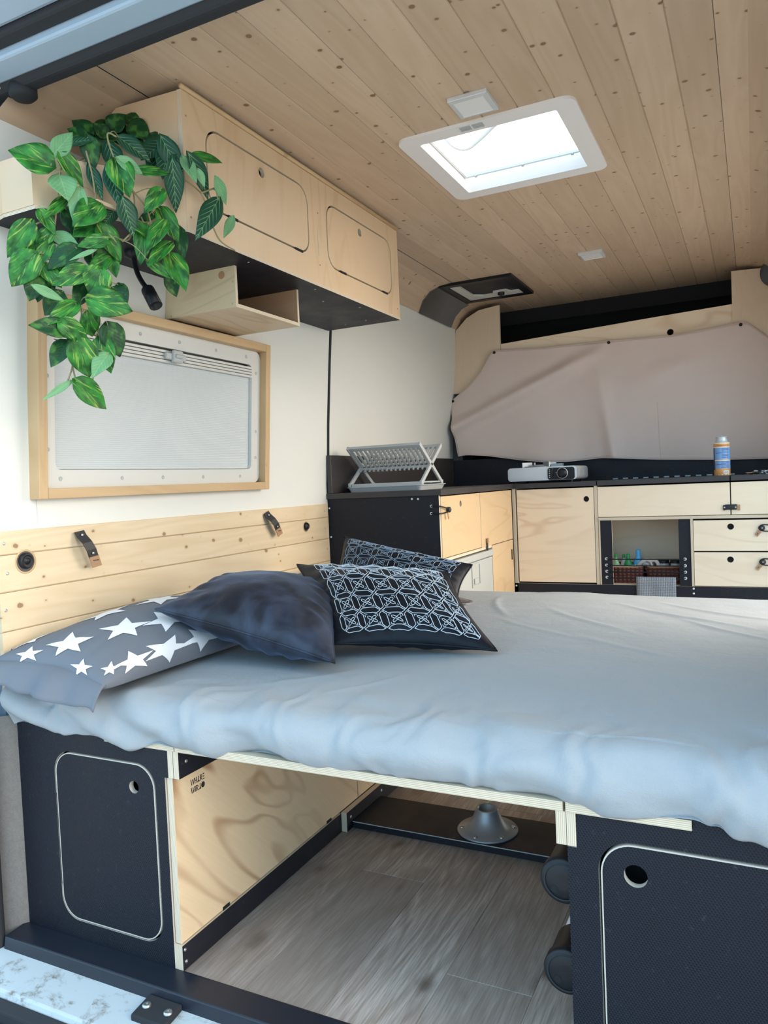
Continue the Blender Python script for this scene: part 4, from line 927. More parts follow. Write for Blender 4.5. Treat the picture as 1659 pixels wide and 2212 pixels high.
for i, z in enumerate((.600, .570, .541, .513)):
    t = thing('elastic_cord', ['black elastic cord across the niche, topmost of four', 'black elastic cord across the niche, second from the top', 'black elastic cord across the niche, third from the top', 'black elastic cord across the niche, lowest, carrying the grey towel'][i], 'cord', (.25, YF, z), 'elastic cords across the niche')
    g = G(); g.tube([(.078, YF+.004, z), (.086, YF-.004, z), (.11, YF-.006, z-.001), (.25, YF-.006, z-.0012), (.39, YF-.006, z-.001), (.414, YF-.004, z), (.422, YF+.004, z)], .0026, 8, sub=3); g.out('cord', 'black', t)
    for x in (.078, .422): grommet((x, YF+.002, z), (0, -1, 0), t, .007)
lt = thing('leather_latch', 'black leather strap with tan end bridging the two wide flap doors', 'latch', (.615, YF, .826))
g = G(); g.tube([(.585, YF-.003, .827), (.600, YF-.006, .828), (.616, YF-.008, .828), (.632, YF-.008, .828), (.640, YF-.005, .828)], .004, 8, sub=4)
g.v = [(x, YF-.002-(YF-.002-y)*.8, .827+(z-.827)*2.9) for x, y, z in g.v]; g.out('band', 'leather_black', lt)
g = G(); g.obox((.6455, YF-.006, .827), (.013, 0, 0), (0, .003, 0), (0, 0, .024)); g.out('tip', 'leather_tan', lt)
for x in (.590, .634): screw(lt, (x, YF-.0105, .829), (0, -1, 0), .0035, 'stud')
for z, lb in ((.737, 'black elastic loop with round leather knob and tan tab on the upper drawer'), (.590, 'black elastic loop with round leather knob and tan tab on the lower drawer')):
    lt = thing('bungee_latch', lb, 'latch', (.74, YF, z))
    g = G(); g.lathe([(.012, 0), (.012, .008), (.008, .011), (0, .011)], (.735, YF, z), (0, -1, 0), 22); g.out('knob', 'leather_black', lt)
    screw(lt, (.735, YF-.011, z), (0, -1, 0), .003, 'stud')
    g = G(); g.tube([(.80, YF-.004, z+.010), (.765, YF-.006, z+.0125), (.735, YF-.006, z+.013), (.7225, YF-.006, z), (.735, YF-.006, z-.012), (.765, YF-.006, z-.0145), (.80, YF-.004, z-.014), (.83, YF-.004, z-.003), (.80, YF-.004, z+.010)], .0024, 8, sub=5); g.out('cord', 'black', lt)
    g = G(); g.obox((.7195, YF-.004, z-.0225), (.011, 0, -.010), (0, .003, 0), (-.016, 0, -.021)); tb = g.out('tab', 'leather_tan', lt)
    g = G(); g.obox((.7175, YF-.006, z-.0245), (.0015, 0, -.001), (0, .001, 0), (-.006, 0, -.008)); g.out('slot', 'shade_black', tb)

# worktop
wt = thing('worktop', 'dark stained L shaped worktop with upstands', 'worktop', (0, 2.6, WZ))
g = G(); g.box(-.86, XR+.010, 1.482, 2.434, WZ, WT); g.out('side_slab', 'worktop', wt, .0015)
for a, b in ((-.86, .0435), (.0475, .613), (.6175, .897)):
    g = G(); g.box(a, b, 2.436, 2.90, WZ, WT); g.out('front_slab', 'worktop', wt, .0015)
g = G(); g.box(-.852, -.832, 1.484, 2.88, WT, 1.124); g.out('side_upstand', 'worktop', wt, .002)
g = G(); g.box(-.832, .897, 2.880, 2.900, WT, 1.112); g.out('back_upstand', 'film_smooth', wt, .002)
for k in range(12):
    g = G() if k == 0 else g
    g.box(.05+.05*k, .075+.05*k, 2.874, 2.880, WT, WT+.006)
g.out('piano_hinge', 'satin_grey', wt)

# curtain
ct = thing('curtain', 'taupe linen curtain buttoned across the cab opening', 'curtain', (0, 2.9, 1.1))
tp = [(-.843, 1.452), (-.72, 1.535), (-.655, 1.60), (-.584, 1.712), (-.27, 1.693), (.047, 1.688), (.38, 1.678), (.690, 1.703), (.80, 1.60), (.88, 1.47)]
bt = [(-.795, 1.135), (-.74, 1.140), (-.62, 1.128), (-.43, 1.094), (-.30, 1.076), (-.18, 1.072), (.0, 1.083), (.27, 1.060), (.60, 1.042), (.88, 1.035)]
def lerp(P, x):
    for (a, b), (c, d) in zip(P, P[1:]):
        if x <= c: return b+(d-b)*max(0, (x-a))/(c-a)
    return P[-1][1]
def smooth(P, x): return (lerp(P, x-.015)+2*lerp(P, x)+lerp(P, x+.015))/4
nu, nv = 150, 50; vs = []; fs = []
def gau(d, s): return math.exp(-(d/s)**2)
def cury(x, z, v):
    y = 2.866+.042*v
    y -= .030*gau(v-.0, .6)*0+.012*math.sin(PI*v)
    dd = (z-1.687)-(x-.047)*.42                     # fold running from the middle stud down to the left
    if x < .05: y -= .040*gau(dd+.03, .04)*min(1, (.047-x)*5)
    y -= .034*gau(x+.03-.10*(1-v), .04)*(1-v)       # vertical fold in the lower half
    y += .008*gau(x+.10, .05)*(1-v)
    d2 = (z-1.70)-(x-.69)*.28
    y -= .026*gau(d2+.10, .06)*max(0, min(1, (.69-x)*2))*max(0, min(1, (x-.1)*4))
    y -= .022*gau(v-.03, .10)*gau(x+.30, .22)
    y -= .006*math.sin(x*16+v*3)*(1-v)
    y += .006*noise.noise(Vector((x*5, z*5, 1)))
    return y-.006
for i in range(nu+1):
    u = i/nu; xt = -.843+1.723*u; xb = -.795+1.675*u
    zt_ = smooth(tp, xt); zb_ = smooth(bt, xb)
    for j in range(nv+1):
        v = j/nv; x = xb+(xt-xb)*v; z = zb_+(zt_-zb_)*v
        vs.append((x, cury(x, z, v)-.0, z))
for i in range(nu):
    for j in range(nv): a = i*(nv+1)+j; fs.append((a, a+nv+1, a+nv+2, a+1))
g = G(); g.add(vs, fs, 0, 0, True); cl = g.out('cloth', 'curtain', ct)
sd = cl.modifiers.new('t', 'SOLIDIFY'); sd.thickness = .0015
cv = vs
g = G(); g.tube([cv[i*(nv+1)] for i in range(nu+1)], .0016, 6); g.tube([cv[i*(nv+1)+nv] for i in range(nu+1)], .0014, 6); g.tube([cv[j] for j in range(nv+1)], .0014, 6); g.out('hem', 'curtain', cl)
g = G(); i0 = int((.299+.795)/1.675*nu); g.tube([Vector(cv[i0*(nv+1)+j])+Vector((0, -.001, 0)) for j in range(0, int(nv*.48))], .0012, 6); g.out('seam', 'curtain', cl)
for x, z in ((-.828, 1.452), (-.572, 1.700), (.047, 1.680), (.668, 1.690), (.862, 1.47)):
    g = G(); g.lathe([(.008, 0), (.008, .003), (.004, .005), (0, .005)], (x, cury(x, z, 1)-.002, z), (0, -1, 0), 18); g.out('stud', 'black', ct)

# dish rack
dk = thing('dish_rack', 'grey folding dish rack with plate slots standing on a drip tray', 'dish rack', (-.63, 1.67, WT))
g = G()
def tray(x0, x1, y0, y1, z, h, r, fl=.010):
    a = rrect(x0+fl, x1-fl, y0+fl, y1-fl, r, 5); b = rrect(x0, x1, y0, y1, r+fl, 5); c = rrect(x0-.006, x1+.006, y0-.006, y1+.006, r+fl+.006, 5)
    n = len(a); L = [[(p[0], p[1], z) for p in a], [(p[0], p[1], z+h) for p in b], [(p[0], p[1], z+h+.001) for p in c], [(p[0], p[1], z+h-.002) for p in c], [(p[0], p[1], z+h-.003) for p in b]]
    return a, L, n
a, L, n = tray(-.800, -.462, 1.550, 1.806, WT, .018, .012)
vs = [p for l in L[:3] for p in l]; fs = [(k*n+i, k*n+(i+1) % n, (k+1)*n+(i+1) % n, (k+1)*n+i) for k in range(2) for i in range(n)]+[tuple(range(n))]
g.add(vs, fs, 0, 0, False); o = g.out('drip_tray', 'grey_plastic', dk); sd = o.modifiers.new('t', 'SOLIDIFY'); sd.thickness = .0025
g = G(); z0 = WT+.012
g.box(-.785, -.475, 1.565, 1.577, z0, z0+.022); g.box(-.785, -.475, 1.780, 1.792, z0, z0+.022); g.box(-.785, -.475, 1.672, 1.684, z0+.014, z0+.022)
for k in range(17):
    x = -.785+.0192*k; g.box(x, x+.006, 1.570, 1.786, z0+.016, z0+.022)
g.out('base_grid', 'grey_plastic', dk, .001)
def rackframe(yt, yb, nm):
    """slotted half of the folding rack, from its top rail (yt) down past the pivot to its feet (yb)"""
    top = Vector((0, yt, 1.152)); ft = Vector((0, yb, WT+.030)); d = ft-top; L_ = d.length; d.normalize(); nn = Vector((1, 0, 0)).cross(d)
    g = G(); mid = L_*.60
    def seg(xa, xb, a, b, w_, lift=0): g.obox(Vector(((xa+xb)/2, 0, 0))+top+d*((a+b)/2)+nn*lift, (abs(xb-xa), 0, 0), d*(b-a), nn*w_)
    seg(-.795, -.470, 0, .020, .012); seg(-.790, -.475, mid-.012, mid, .008)
    for k in range(16):
        x = -.790+.0203*k; seg(x, x+.008, .015, mid-.006, .010)
        g.obox(Vector((x+.004, 0, 0))+top+d*(mid+.004), (.006, 0, 0), d*.020, nn*.006)
    for xa in (-.800, -.478): seg(xa, xa+.010, 0, L_, .016)
    for xa in (-.800, -.478): g.obox(Vector((xa+.005, 0, 0))+ft, (.012, 0, 0), (0, .020, 0), (0, 0, .016))
    g.out(nm, 'grey_plastic', dk, .002)
rackframe(1.562, 1.782, 'plate_frame'); rackframe(1.794, 1.574, 'plate_frame')

# camping stove
sv = thing('camping_stove', 'silver portable gas stove with black control panel and rotary knob', 'stove', (-.2, 2.6, WT))
x0, x1, y0, y1, z0, z1 = -.392, -.052, 2.475, 2.745, WT+.012, WT+.078
g = G(); n_ = rrect(x0, x1, z0, z1, .016, 6); g.plate(n_, [], (0, y0, 0), X_, Z_, y1-y0, 0, 0); o = g.out('body', 'alu', sv, .003)
g = G(); g.plate(rrect(x0+.006, x0+.185, z0+.008, z1-.008, .010, 6), [], (0, y0-.0015, 0), X_, Z_, .003, 0, 0); g.out('front_plate', 'alu', o, .001)
g = G(); g.plate(rrect(x0+.200, x1-.010, z0+.001, z1-.006, .012, 6), [], (0, y0-.003, 0), X_, Z_, .004, 0, 0); cp_ = g.out('control_panel', 'black', sv, .001)
g = G(); g.lathe([(.024, 0), (.024, .004), (.019, .005), (.018, .020), (.014, .022), (0, .022)], (x0+.272, y0-.003, z0+.032), (0, -1, 0), 28); g.obox((x0+.272, y0-.026, z0+.032), (.005, 0, 0), (0, .006, 0), (0, 0, .034)); g.out('knob', 'black', sv)
g = G(); g.lathe([(.0262, 0), (.0262, .002), (.024, .002)], (x0+.272, y0-.003, z0+.032), (0, -1, 0), 28, cap=False); g.out('dial_ring', 'alu', cp_)
g = G(); g.obox((x0+.224, y0-.008, z0+.036), (.009, 0, 0), (0, .012, 0), (0, 0, .036)); g.out('lever', 'black_matte', sv, .001)
g = G()
for k in range(5): g.box(x0+.207, x0+.212, y0-.0038, y0-.003, z0+.012+.009*k, z0+.016+.009*k)
g.box(x0+.240, x0+.245, y0-.0038, y0-.003, z0+.034, z0+.036); g.box(x0+.225, x0+.228, y0-.0038, y0-.003, z0+.052, z0+.055); g.out('dial_marks', 'diffuser', cp_)
g = G(); g.plate(rrect(y0+.05, y0+.16, z0+.018, z1-.018, .004, 3), [rrect(y0+.055, y0+.155, z0+.022, z1-.022, .003, 3)], (x1+.001, 0, 0), Y_, Z_, .002, 0, 0); g.out('side_vent', 'plastic_white', o)
g = G(); cx_, cy_ = x0+.125, (y0+y1)/2
g.lathe([(.085, 0), (.085, .006), (.075, .004), (.0, .004)], (cx_, cy_, z1), Z_, 32)
g.lathe([(.028, .002), (.028, .012), (.020, .014), (0, .014)], (cx_, cy_, z1), Z_, 24); g.out('burner', 'satin_grey', sv)
g = G()
for k in range(4):
    a = PI/2*k+PI/4; c_, s_ = math.cos(a), math.sin(a)
    g.obox((cx_+.070*c_, cy_+.070*s_, z1+.014), (.055*c_, .055*s_, 0), (-.006*s_, .006*c_, 0), (0, 0, .024))
g.lathe([(.062, .008), (.062, .012), (.056, .012), (.056, .008), (.062, .008)], (cx_, cy_, z1), Z_, 32, cap=False)
g.box(x0+.20, x0+.255, cy_-.06, cy_-.03, z1, z1+.015); g.out('pan_support', 'satin_grey', sv)
for x, y in ((x0+.03, y0+.02), (x1-.03, y0+.02), (x0+.03, y1-.02), (x1-.03, y1-.02)):
    g = G(); g.cyl((x, y, WT), (x, y, z0+.002), .007, 12); g.out('foot', 'black_matte', sv)

# gas can
gc = thing('gas_can', 'orange and blue gas cartridge with silver collar standing on the worktop', 'gas can', (.583, 2.50, WT))
cx_, cy_ = .583, 2.50; R_ = .0335
g = G(); g.lathe([(R_-.002, 0), (R_, .003), (R_, .140), (R_-.003, .145)], (cx_, cy_, WT), Z_, 48)
g.out('can_body', plain('orange lacquer', (.72, .34, .12), .35), gc)
g = G(); g.lathe([(R_-.001, .145), (R_-.0065, .1475), (.024, .157), (.0215, .166), (.0205, .168), (.024, .1685), (.0245, .171), (.018, .172), (.006, .1715), (.004, .179), (0, .179)], (cx_, cy_, WT), Z_, 40); g.out('collar', 'alu', gc)
MAT['label_blue'] = plain('blue label', (.17, .34, .62), .4); MAT['label_dark'] = plain('dark label', (.05, .06, .16), .4); MAT['label_light'] = plain('cream label', (.85, .74, .55), .4)
def band(z0, z1, a0, a1, dr, mat, nm='label'):
    g = G(); vs = []; n = 14
    for i in range(n+1):
        a = a0+(a1-a0)*i/n
        for z in (z0, z1): vs.append((cx_+(R_+dr)*math.cos(a), cy_+(R_+dr)*math.sin(a), WT+z))
    g.add(vs, [(2*i, 2*i+2, 2*i+3, 2*i+1) for i in range(n)], 0, 0, True); return g.out(nm, mat, gc)
va = math.atan2(-1.17-cy_, .71-cx_)
band(.025, .124, va-2.9, va-.95, .0003, 'label_dark'); band(.072, .124, va-1.0, va+1.4, .0005, 'label_blue'); band(.032, .066, va-.9, va+1.4, .0005, 'label_blue')
band(.124, .127, va-1.5, va+1.5, .0005, 'label_light'); band(.003, .006, va-3.1, va+3.1, .0005, 'label_light'); band(.141, .145, va-3.1, va+3.1, .0004, 'label_light'); band(.066, .069, va-1.0, va+1.4, .0006, 'label_light')
band(.008, .022, va+.15, va+.9, .0006, 'diffuser', 'barcode_panel')
for k in range(7): band(.011, .020, va+.22+.085*k, va+.25+.085*k, .0009, 'black', 'barcode')
for z in (.118, .112, .106, .099, .092, .086, .079): band(z, z+.0022, va+(.0 if z != .099 else -.8), va+.85, .0009, 'label_dark', 'text_line')
for z in (.060, .054, .048, .042, .036): band(z, z+.0022, va+(-.1 if z != .048 else -.75), va+.85, .0009, 'label_dark', 'text_line')
band(.131, .136, va-.6, va+.9, .0009, plain('dark orange ink', (.45, .16, .05), .5), 'text_line')
# keys / lighter bundle at the right
kb = thing('key_bunch', 'tangled bunch of keys and cord lying at the right end of the worktop', 'keys', (.73, 2.5, WT))
for k in range(5):
    g = G(); a = random.uniform(0, 6); c = Vector((.725+.02*k*.8, 2.50+random.uniform(-.02, .02), WT+.006+.004*(k % 3)))
    P = [c+Vector((.028*math.cos(a+t)*1.1, .018*math.sin(a+t), .006*math.sin(2*t+k))) for t in [i*.7 for i in range(8)]]
    g.tube(P, .003 if k % 2 else .002, 8, sub=4); g.out('cord', 'black' if k % 2 == 0 else 'alu', kb)
for k in range(3):
    g = G(); g.obox((.70+.035*k, 2.49, WT+.009+.003*k), (.035, .01*k, .006), (0, .012, 0), (0, 0, .003)); g.lathe([(.009, -.0015), (.009, .0015)], (.685+.035*k, 2.488, WT+.008+.003*k), Z_, 16); g.out('key', 'steel' if k else 'leather_tan', kb)

# niche contents
def basket(x0, x1, y0, y1, z0, h, label):
    t = thing('wicker_basket', label, 'basket', ((x0+x1)/2, (y0+y1)/2, z0), 'wicker baskets in the niche')
    a = rrect(x0+.006, x1-.006, y0+.006, y1-.006, .02, 5); b = rrect(x0, x1, y0, y1, .025, 5); n = len(a); g = G(); rows = 10
    vs = []
    for r in range(rows+1):
        f = r/rows; z = z0+h*f+0
        for i in range(n):
            w_ = .0015*math.sin(i*2.2+r*PI); px_ = a[i][0]+(b[i][0]-a[i][0])*f; py_ = a[i][1]+(b[i][1]-a[i][1])*f
            vs.append((px_+w_*(1 if px_ > (x0+x1)/2 else -1), py_+w_, z-.012*f*math.sin(PI*(px_-x0)/(x1-x0))))
    g.add(vs, [(r*n+i, r*n+(i+1) % n, (r+1)*n+(i+1) % n, (r+1)*n+i) for r in range(rows) for i in range(n)]+[tuple(range(n))], 0, 0, True)
    o = g.out('basket_body', 'wicker', t); sd = o.modifiers.new('t', 'SOLIDIFY'); sd.thickness = .004
    g = G(); P = [vs[rows*n+i] for i in range(n)]; g.tube(P+[P[0]], .0028, 8); g.out('rim', 'leather_tan', t)
basket(.062, .238, 2.50, 2.70, .4785, .082, 'dark red wicker basket on the left in the niche, holding bottles')
basket(.244, .436, 2.50, 2.70, .4785, .082, 'dark red wicker basket on the right in the niche, behind the towel')
def bottle(x, y, r, h, mat, cap, label, nm='bottle'):
    t = thing(nm, label, nm, (x, y, .49))
    g = G(); g.lathe([(r*.95, 0), (r, .004), (r, h*.62), (r*.45, h*.78), (r*.4, h*.85)], (x, y, .486), Z_, 24); g.out('bottle_body', mat, t)
    g = G(); g.lathe([(r*.48, h*.85), (r*.48, h*.97), (r*.3, h), (0, h)], (x, y, .486), Z_, 18); g.out('cap', cap, t)
MAT['green'] = plain('green plastic', (.03, .30, .07), .35); MAT['blue'] = plain('blue plastic', (.10, .42, .72), .3); MAT['green_light'] = plain('pale green plastic', (.35, .55, .30), .4)
bottle(.105, 2.55, .016, .128, 'green_light', 'green', 'slim green bottle at the left edge of the niche')
bottle(.130, 2.62, .015, .118, 'diffuser', 'green', 'small bottle with green cap behind the slim green bottle')
bottle(.158, 2.57, .020, .125, 'green', 'green', 'round dark green bottle beside the blue dispenser')
bottle(.203, 2.585, .024, .145, 'blue', 'blue', 'blue dispenser bottle with a thin spout in the left basket')
g = G(); g.tube([(.120, 2.53, .560), (.150, 2.525, .556), (.20, 2.53, .560)], .004, 8, sub=4); tag(g.out('spoon', 'alu'), 'metal spoon lying across the left basket', 'spoon')
mg = thing('cloth_bundle', 'taupe rolled cloth tied in a knot between the two baskets', 'cloth', (.26, 2.6, .56))
g = G(); g.tube([(.205, 2.555, .552), (.222, 2.555, .572), (.245, 2.555, .583), (.262, 2.55, .578), (.278, 2.55, .583), (.292, 2.55, .573), (.297, 2.55, .556)], .009, 10, sub=5); g.tube([(.262, 2.545, .578), (.270, 2.538, .560), (.276, 2.536, .549)], .005, 8, sub=4); g.out('roll', 'curtain', mg)
g = G(); g.lathe([(.028, 0), (.033, .020), (.033, .035), (.030, .037), (0, .037)], (.245, 2.58, .535), Z_, 24); g.out('bowl', 'grey_plastic', mg)
for x, lb in ((.318, 'steel and black jar in the right basket, left of the two'), (.372, 'steel and black jar in the right basket, right of the two')):
    t = thing('jar', lb, 'jar', (x, 2.56, .5), 'jars in the right basket')
    g = G(); g.lathe([(.022, 0), (.024, .002), (.024, .060)], (x, 2.57, .508), Z_, 28); g.out('jar_body', 'alu', t)
    g = G(); g.lathe([(.025, .060), (.025, .073), (.022, .075), (0, .075)], (x, 2.57, .508), Z_, 28); g.out('lid', 'black', t)
# towel over the lowest cord
g = G(); vs = []; fs = []; prof = [(YF+.006, .40), (YF+.006, .455), (YF+.005, .512), (YF-.002, .519), (YF-.010, .517), (YF-.013, .50), (YF-.013, .47), (YF-.014, .40), (YF-.014, .36)]
prof = [(YF+.010, .483), (YF+.006, .50), (YF+.003, .514), (YF-.006, .5185), (YF-.0105, .514), (YF-.012, .50), (YF-.012, .47), (YF-.013, .40), (YF-.014, .34)]
nx = 12
for i in range(nx+1):
    x = .211+.171*i/nx
    for y, z in prof: vs.append((x, y-.0015*math.sin(i*1.1)*(1 if z < .5 else .0), z))
m_ = len(prof)
for i in range(nx):
    for j in range(m_-1): a = i*m_+j; fs.append((a, a+1, a+m_+1, a+m_))
g.add(vs, fs, 0, 0, True); o = g.out('towel', 'waffle'); tag(o, 'grey waffle towel hanging over the lowest elastic cord', 'towel'); sd = o.modifiers.new('t', 'SOLIDIFY'); sd.thickness = .003
# ================================================================ BED BASE AND BOXES
def storage_box(sgn, label, door, hole, hr, xi, notch):
    t = thing('storage_box', label, 'storage box', (XM+sgn*.6, .5, 0))
    xo = -.853 if sgn < 0 else .893
    g = G()
    if sgn < 0:
        P = [(xo, .003), (-.403, .003), (-.403, .055), (-.403, .41), (-.393, .41), (-.393, .4685), (-.567, .4685), (-.567, .484), (xo, .484)]
    else:
        P = [(.4305, .003), (xo, .003), (xo, .484), (.617, .484), (.617, .4685), (.4455, .4685), (.4455, .412), (.4305, .412)]
    g.plate(P, [rrect(*door, .052, 10)], (0, 0, 0), X_, Z_, .012)
    g.out('front_panel', ['film', 'edge_pale'], t)
    d = door; e = .0035
    g = G(); g.plate(rrect(d[0]+e, d[1]-e, d[2]+e, d[3]-e, .050, 10), [circ(hole[0], hole[1], hr)], (0, .0, 0), X_, Z_, .012); g.plate(rrect(d[0]+e, d[1]-e, d[2]+e, d[3]-e, .050, 10), [rrect(d[0]+e+.0022, d[1]-e-.0022, d[2]+e+.0022, d[3]-e-.0022, .048, 10)], (0, -.0004, 0), X_, Z_, .0004, 1, 1); dr = g.out('door', ['film', 'edge_pale'], t)
    g = G(); g.box(d[0]-.001, d[0]+.003, .0005, .012, .12, .33) if sgn < 0 else g.box(d[1]-.003, d[1]+.001, .0005, .012, .12, .33); g.out('hinge_strip', 'shade_black', dr)
    g = G(); g.box(min(xo, xi), max(xo, xi), .06, .062, .01, .46); g.out('cavity_shade', 'shade_black', t)  # dark sheet paints the shade inside the box
    return t
bxl = storage_box(-1, 'black storage box at the left under the bed, with hinged front door', (-.731, -.430, .044, .432), (-.491, .377), .0135, -.42, 0)
for a, b in ((.004, .783), (.789, 1.40)):
    g = G(); g.plate(rect(a, b, .057, .409), [], (-.386, 0, 0), Y_, Z_, .015); lid = g.out('side_lid', ['ply_lid', 'edge_x'], bxl)
    if a < .1: lid0 = lid
g = G(); g.plate(rect(.0, .672, .002, .055), [], (-.381, 0, 0), Y_, Z_, .022); g.out('bottom_rail', ['film_smooth', 'edge_x'], bxl)
g = G(); g.plate(rect(.672, 1.42, .002, .055), [], (-.387, 0, 0), Y_, Z_, .015); g.out('bottom_rail', ['film_smooth', 'edge_x'], bxl)
g = G(); g.plate(rect(-.001, 1.42, .411, .4678), [], (-.363, 0, 0), Y_, Z_, .014); g.plate(rect(-.001, 1.42, .411, .4678), [], (-.378, 0, 0), Y_, Z_, .014); g.out('top_rail', ['film_smooth', 'edge_x'], bxl)
for a in (.140, .60):
    g = G(); g.box(-.3865, -.3845, a, a+.024, .054, .0625); g.out('lid_catch', 'film_smooth', bxl)
screw(bxl, (-.363, .022, .442), X_, .004); screw(bxl, (-.381, .008, .044), X_, .004); screw(bxl, (-.381, .010, .018), X_, .004)
# stencilled lettering on the lid
g = G(); LY, LZ, LS = .058, .372, .0130
def stroke(pts, w_=.20, oy=0, oz=0):
    for (a, b), (c, d) in zip(pts, pts[1:]):
        p = Vector((0, a+oy, b+oz)); q = Vector((0, c+oy, d+oz)); dd = (q-p); L_ = dd.length; dd.normalize(); nn = Vector((0, -dd.z, dd.y))
        vs = []
        for s_, t_ in ((0, -1), (1, -1), (1, 1), (0, 1)):
            r_ = p+dd*L_*s_+nn*t_*w_/2; vs.append((-.3856, LY+r_.y*LS, LZ+r_.z*LS))
        g.add(vs, [(0, 1, 2, 3)])
H = 1.0
def W(x, z): stroke([(x+.0, z+H), (x+.22, z)], .17); stroke([(x+.42, z+H*.95), (x+.60, z)], .17); stroke([(x+.66, z+.15), (x+.86, z+H)], .12)
def A(x, z): stroke([(x+.0, z), (x+.30, z+.28)], .15); stroke([(x+.34, z), (x+.34, z+H)], .17); stroke([(x+.55, z), (x+.34, z+.4)], .12)
def Rr(x, z): stroke([(x, z), (x, z+H)], .17); stroke([(x, z+H*.95), (x+.38, z+H*.85), (x+.40, z+.60), (x+.1, z+.48), (x+.45, z)], .14)
W(0, 0); stroke([(1.02, 0), (1.02, 1)], .17); stroke([(1.02, .5), (1.45, .5)], .14); stroke([(1.45, 0), (1.45, 1)], .17); A(1.60, 0); Rr(2.38, 0)
for zz in (.08, .5, .92): stroke([(2.98, zz), (3.38, zz)], .17)
W(0.0, -1.35); stroke([(1.02, -1.35), (1.02, -.35)], .17); Rr(1.30, -1.35); A(1.88, -1.35)
vs = [(-.3856, LY+(2.95+.46*math.cos(a))*LS, LZ+(-.84+.50*math.sin(a))*LS) for a in [2*PI*i/24 for i in range(24)]]; g.add(vs, [tuple(range(24))])
g.out('lettering', plain('stencil ink', (.03, .02, .018), .6), lid0)
bxr = storage_box(1, 'black storage box at the right under the bed, with round finger hole in its door', (.478, .800, .044, .434), (.5335, .383), .0175, .46, 0)
g = G(); g.plate(rect(-1.42, -.012, .002, .409), [], (.455, 0, 0), (0, -1, 0), Z_, .012); g.out('side_lid', ['film_smooth', 'edge_x'], bxr)
g = G(); g.plate(rect(-1.42, .001, .414, .4678), [], (.4135, 0, 0), (0, -1, 0), Z_, .016); g.plate(rect(-1.42, .001, .414, .4678), [], (.4305, 0, 0), (0, -1, 0), Z_, .0145); g.out('top_rail', ['edge_x', 'edge_x'], bxr)
bed = thing('bed_platform', 'plywood bed platform boards lying across the two black storage boxes', 'bed', (0, .7, .469))
for a, b in ((-.855, -.5695), (-.567, -.3725), (-.3700, .4255), (.4300, .6155), (.618, .893)):
    full = a > -.6 and a < .6
    g = G(); g.plate(rect(a, b, -.003 if full else .014, 1.44), [], (0, 0, .484), X_, Y_, .0155); g.out('board', ['edge_z', 'edge_z'], bed)
g = G(); g.box(-.86, -.34, 1.40, 1.43, .0, .464); g.box(-.34, .9, 1.42, 1.43, .40, .464); tag(g.out('bed_support', 'film_smooth'), 'black board carrying the far end of the bed', 'support')

# step board, rail and table foot
g = G(); g.plate(rect(-.362, .44, .706, .892), [], (0, 0, .022), X_, Y_, .020); o = g.out('floor_board', ['film_smooth', 'film_smooth'])
tag(o, 'flat black board on the floor carrying the table foot', 'board')
g = G(); g.box(-.362, .44, .7045, .706, .0195, .0215); g.out('board_edge', 'grey_plastic', o)
fr_ = thing('floor_rail', 'low plywood rail on the floor at the left of the flat black board', 'rail', (-.375, 1.0, 0))
g = G(); g.plate(rect(.676, 1.38, .001, .056), [], (-.365, 0, 0), Y_, Z_, .018); g.out('rail_board', ['film_smooth', 'edge_x'], fr_)
for y in (.70, .90): screw(fr_, (-.365, y, .036), X_, .0045)
tf = thing('pedestal_base', 'grey cone shaped metal table foot screwed to the flat black board', 'table base', (.020, .792, .022))
g = G(); g.lathe([(.084, 0), (.085, .002), (.083, .0045), (.068, .008), (.050, .020), (.040, .036), (.034, .051), (.0315, .058), (.0315, .062), (.028, .063), (.025, .061), (.0245, .02), (0, .02)], (.020, .792, .022), Z_, 56); g.out('cone', 'satin_grey', tf)
for k in range(6):
    a = PI/3*k+.35; g = G(); g.lathe([(.0065, -.001), (.0065, .0012), (.0048, .0026), (.002, .0026), (0, .001)], (.020+.071*math.cos(a), .792+.071*math.sin(a), .0295), Z_, 14); g.out('screw', 'steel', tf)
for z, lb in ((.335, 'black capped table post clipped high on the side of the right storage box'), (.182, 'black capped table post clipped low on the side of the right storage box')):
    t = thing('folded_post', lb, 'table post', (.415, .3, z), 'table posts clipped to the right storage box')
    cx_ = .4135; R_ = .038
    g = G(); g.lathe([(0, 0), (.010, 0), (R_-.003, 0), (R_, .004), (R_, .020), (R_-.003, .022), (R_-.003, .085), (.033, .09)], (cx_, .030, z), Y_, 40); g.out('end_cap', 'black', t)
    g = G(); g.lathe([(R_-.006, .0), (R_-.0075, .0008), (R_-.009, 0)], (cx_, .0292, z), (0, -1, 0), 40, cap=False); g.out('cap_ring', 'black_matte', t)
    for dx, dz in ((-.014, -.014), (.018, .012)):
        g = G(); g.lathe([(.006, 0), (0, .0004)], (cx_+dx, .0297, z+dz), (0, -1, 0), 16); g.out('hole', 'shade_black', t)
    g = G(); g.cyl((cx_, .118, z), (cx_, .66, z), .028, 32); g.out('tube', 'diffuser', t)
    g = G(); g.obox((cx_+.022, .30, z), (.05, 0, 0), (0, .03, 0), (0, 0, .06)); g.out('clip', 'black_matte', t)

